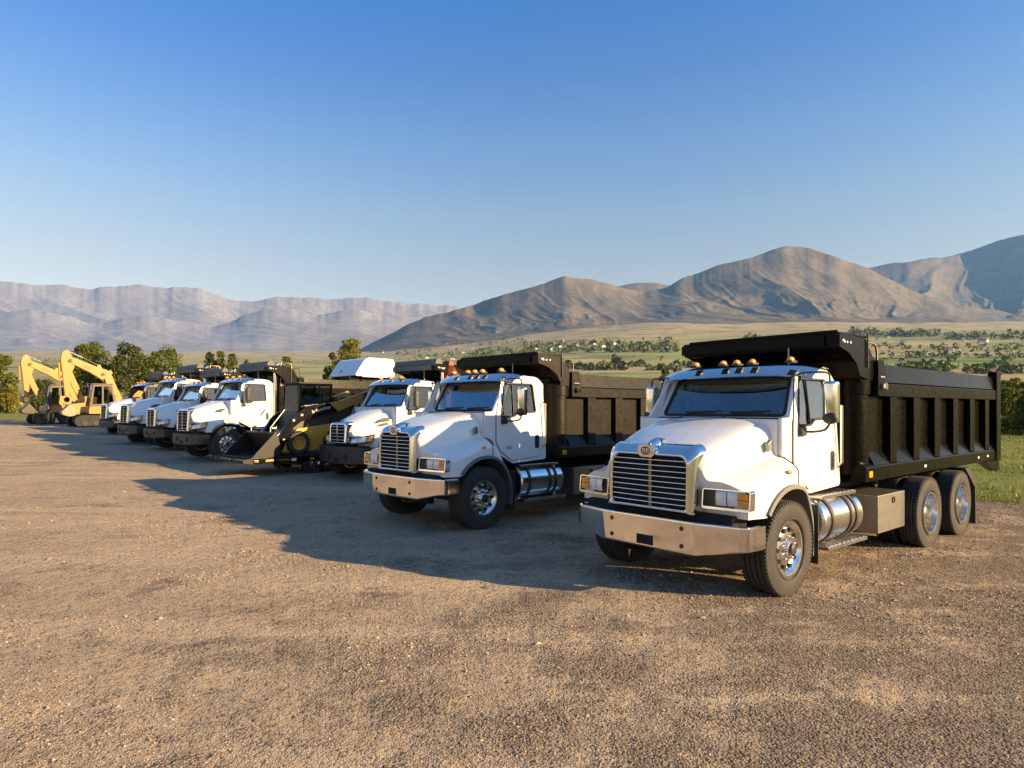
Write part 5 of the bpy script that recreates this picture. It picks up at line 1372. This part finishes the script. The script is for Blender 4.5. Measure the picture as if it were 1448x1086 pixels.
# ------------------------------------------------------------------ valley woods: belts that read as masses
g = np.random.RandomState(33)
def belts():
    out = []
    for (px0, px1, y0, y1, n, hh) in ((700, 960, 524, 517, 520, 4.2), (1225, 1460, 529, 521, 260, 4.2), (960, 1230, 521, 515, 260, 4.2), (560, 760, 506, 494, 300, 8), (740, 960, 499, 486, 520, 9), (1200, 1330, 477, 468, 420, 9), (1050, 1200, 486, 478, 300, 9), (1330, 1450, 481, 473, 160, 9), (1120, 1450, 496, 490, 150, 7), (1240, 1450, 507, 504, 90, 6), (420, 620, 489, 480, 240, 8), (200, 460, 494, 485, 220, 9), (0, 220, 492, 484, 120, 9), (620, 740, 489, 478, 120, 9), (560, 1448, 515, 470, 150, 5), (0, 560, 515, 485, 130, 6)):
        for _ in range(n):
            px = g.uniform(px0, px1); u = (px - px0) / (px1 - px0)
            yy = y0 + (y1 - y0) * g.rand() ** 1.3
            if vnoise(np.array([px / 23.0]), np.array([yy / 3.1]))[0] < .36: continue
            out.append((px, yy, hh * math.exp(g.randn() * .3)))
    return out
def at_elev(px, yy):
    """point of the valley floor seen along a direction"""
    s = (px - CX) / FPX; e = (HY - yy) / FPX
    d = np.geomspace(140, 5500, 260); z = terr(s * d, d); el = (z - CAMZ) / d
    i = np.argmax(el >= e)
    return (s * d[i], d[i], z[i]) if el[i] >= e else None
P_ = []; nb = 0
for px, yy, hh in belts():
    q = at_elev(px, yy)
    if q is None: continue
    n = 26 if q[1] < 700 else 10
    w_ = hh * g.uniform(.65, 1.1)
    C = np.array([[q[0] + g.uniform(-.3, .3) * w_, q[1] + g.uniform(-.3, .3) * w_, q[2] + hh * f] for f in (.2, .45, .7)])
    P_.append(leaves(g, C, np.array([.42, .5, .32]) * w_, n, w_ * .5)); nb += 1
V = np.concatenate(P_)
tag(np_obj('valley_woods', V, np.arange(len(V)).reshape(-1, 4), M_['farleaf']), kind='stuff', label='dark belts of trees crossing the far valley fields', cat='woods')

# ------------------------------------------------------------------ houses far off in the valley
M_['hwall'] = pbr('pale_render', (.62, .58, .52), .9, var=.1, vscale=.5)
M_['hroof'] = pbr('brown_roof', (.20, .13, .10), .9, var=.2, vscale=.5)
mb = MB(); mb.prism([(-4, 0), (4, 0), (4, 3.2), (0, 5.2), (-4, 3.2)], 'xz', -6, 6); hw = mb.mesh('wall', M_['hwall'], 0)
mb = MB()
for s in (-1, 1): mb.prism([(0, 5.25), (s * 4.6, 2.95), (s * 4.6, 3.2), (0, 5.5)], 'xz', -6.5, 6.5)
hr = mb.mesh('roof', M_['hroof'], 0)
hs = [(532, 497), (541, 499), (556, 491), (603, 507), (628, 503), (640, 509), (655, 500), (668, 493), (702, 506), (744, 490), (757, 494), (766, 491), (778, 496), (790, 492), (803, 494), (815, 490), (826, 493), (838, 489), (851, 492), (866, 488), (902, 491), (1050, 482), (1078, 484), (1096, 481), (1148, 482), (1163, 487), (1172, 483), (1240, 480), (1256, 478), (1278, 484), (1362, 482), (1370, 480), (1390, 484), (1402, 476), (1345, 495), (420, 488), (376, 491), (262, 489)]
k = 0
for px, yy in hs:
    q = at_elev(px, yy)
    if q is None: continue
    o = thing('house', 'tiny pale house with brown roof far off in the valley', 'house', (q[0], q[1], q[2] - .4), g.uniform(-.9, .9), g.uniform(.75, 1.25), 'houses scattered across the valley')
    for nm, me in (('wall', hw), ('roof', hr)):
        c = bpy.data.objects.new(nm, me); COL.objects.link(c); c.parent = o

# ------------------------------------------------------------------ grass growing along and beyond the edge of the lot
g = np.random.RandomState(17)
N = 90000
xs = g.uniform(6, 44, N); ys = 9 + 55 * g.rand(N) ** 1.7
den = fbm(xs * .35 + 5, ys * .35, 4)
keep = (~in_poly(xs, ys, LOT)) & (g.rand(N) < np.clip((den - .40) * 6, .08, 1)) & (np.abs(xs / ys) < .95)
xs, ys = xs[keep], ys[keep]
# sparse tufts at the very edge, on the gravel side too
e_ = np.array(LOT_CORNERS[0]); f_ = np.array(LOT_CORNERS[1]); t_ = g.rand(5000) ** 2 * .5; o_ = g.randn(5000) * .35
pe = e_ + (f_ - e_) * t_[:, None] + np.array([.76, .65]) * o_[:, None]
xs = np.concatenate([xs, pe[:, 0]]); ys = np.concatenate([ys, pe[:, 1]]); n = len(xs)
h = g.uniform(.05, .15, n) * (1 + 1.0 * (fbm(xs * .8, ys * .8, 3) - .4)); w_ = g.uniform(.006, .014, n) * (1 + ys / 30)
a = g.uniform(0, 6.28, n); lx = g.randn(n) * .05; ly = g.randn(n) * .05
z = terr(xs, ys)
b0 = np.stack([xs - np.cos(a) * w_, ys - np.sin(a) * w_, z], 1); b1 = np.stack([xs + np.cos(a) * w_, ys + np.sin(a) * w_, z], 1); tp = np.stack([xs + lx, ys + ly, z + h], 1)
V = np.stack([b0, b1, tp], 1).reshape(-1, 3)
M_['blade'] = mat_leaf('grass_blade', (.11, .145, .022), (.18, .20, .042), (.29, .27, .09), .3)
tag(np_obj('grass', V, np.arange(len(V)).reshape(-1, 3), M_['blade']), kind='stuff', label='tufts of dry green grass beyond the gravel edge', cat='grass')
# ------------------------------------------------------------------ light, air, camera
SUN_EL, SUN_AZ = 17.3, 110          # azimuth clockwise from +y
sd = Vector((math.sin(R(SUN_AZ)) * math.cos(R(SUN_EL)), math.cos(R(SUN_AZ)) * math.cos(R(SUN_EL)), math.sin(R(SUN_EL))))
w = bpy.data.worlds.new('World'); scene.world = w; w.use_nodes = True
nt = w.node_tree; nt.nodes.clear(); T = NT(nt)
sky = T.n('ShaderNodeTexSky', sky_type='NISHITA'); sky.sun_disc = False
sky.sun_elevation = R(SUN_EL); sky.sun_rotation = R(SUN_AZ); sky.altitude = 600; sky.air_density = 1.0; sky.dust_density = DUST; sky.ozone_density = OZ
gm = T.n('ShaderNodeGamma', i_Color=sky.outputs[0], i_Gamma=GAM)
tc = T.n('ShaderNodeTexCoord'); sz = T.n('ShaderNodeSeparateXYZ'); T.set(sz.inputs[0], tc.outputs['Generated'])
# sky tint by height: pale low, bluer above, unseen zenith brightened to fill shadows
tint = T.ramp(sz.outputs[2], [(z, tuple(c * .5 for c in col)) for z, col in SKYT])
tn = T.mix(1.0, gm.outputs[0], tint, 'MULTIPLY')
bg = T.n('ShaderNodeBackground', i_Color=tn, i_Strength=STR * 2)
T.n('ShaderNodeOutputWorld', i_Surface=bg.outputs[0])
L = bpy.data.lights.new('sun', 'SUN'); L.energy = 4.2; L.angle = R(.5); L.color = (1.0, .70, .36)
so = bpy.data.objects.new('sun', L); COL.objects.link(so); so.rotation_euler = sd.to_track_quat('Z', 'Y').to_euler(); so.location = (60, -20, 40)
if HAZE:
    m, nt = nmat('haze_air'); T = NT(nt)
    pv = T.n('ShaderNodeVolumePrincipled'); pv.inputs['Color'].default_value = (.22, .50, 1, 1); pv.inputs['Density'].default_value = HAZE; pv.inputs['Anisotropy'].default_value = .2
    T.n('ShaderNodeOutputMaterial', i_Volume=pv.outputs[0])
    mb = MB(); mb.box(-15000, 15000, -6000, 13500, -60, 1900)
    tag(mb.build('haze', m, None, 0), kind='stuff', label='thin blue haze filling the valley air', cat='haze')
cam = bpy.data.cameras.new('camera'); co = bpy.data.objects.new('camera', cam); COL.objects.link(co)
co.location = (0, 0, CAMZ); co.rotation_euler = (R(90), 0, 0)
cam.sensor_width = 36; cam.lens = 36 * FPX / 1448; cam.shift_y = (HY - 543) / 1448; cam.clip_end = 60000; cam.clip_start = .1
scene.camera = co
scene.view_settings.view_transform = 'Standard'; scene.view_settings.look = 'None'; scene.view_settings.exposure = EXPO; scene.view_settings.gamma = 1
scene.cycles.use_denoising = True
scene.cycles.max_bounces = 8; scene.cycles.transparent_max_bounces = 12; scene.cycles.glossy_bounces = 4; scene.cycles.diffuse_bounces = 3
scene.cycles.volume_bounces = 1
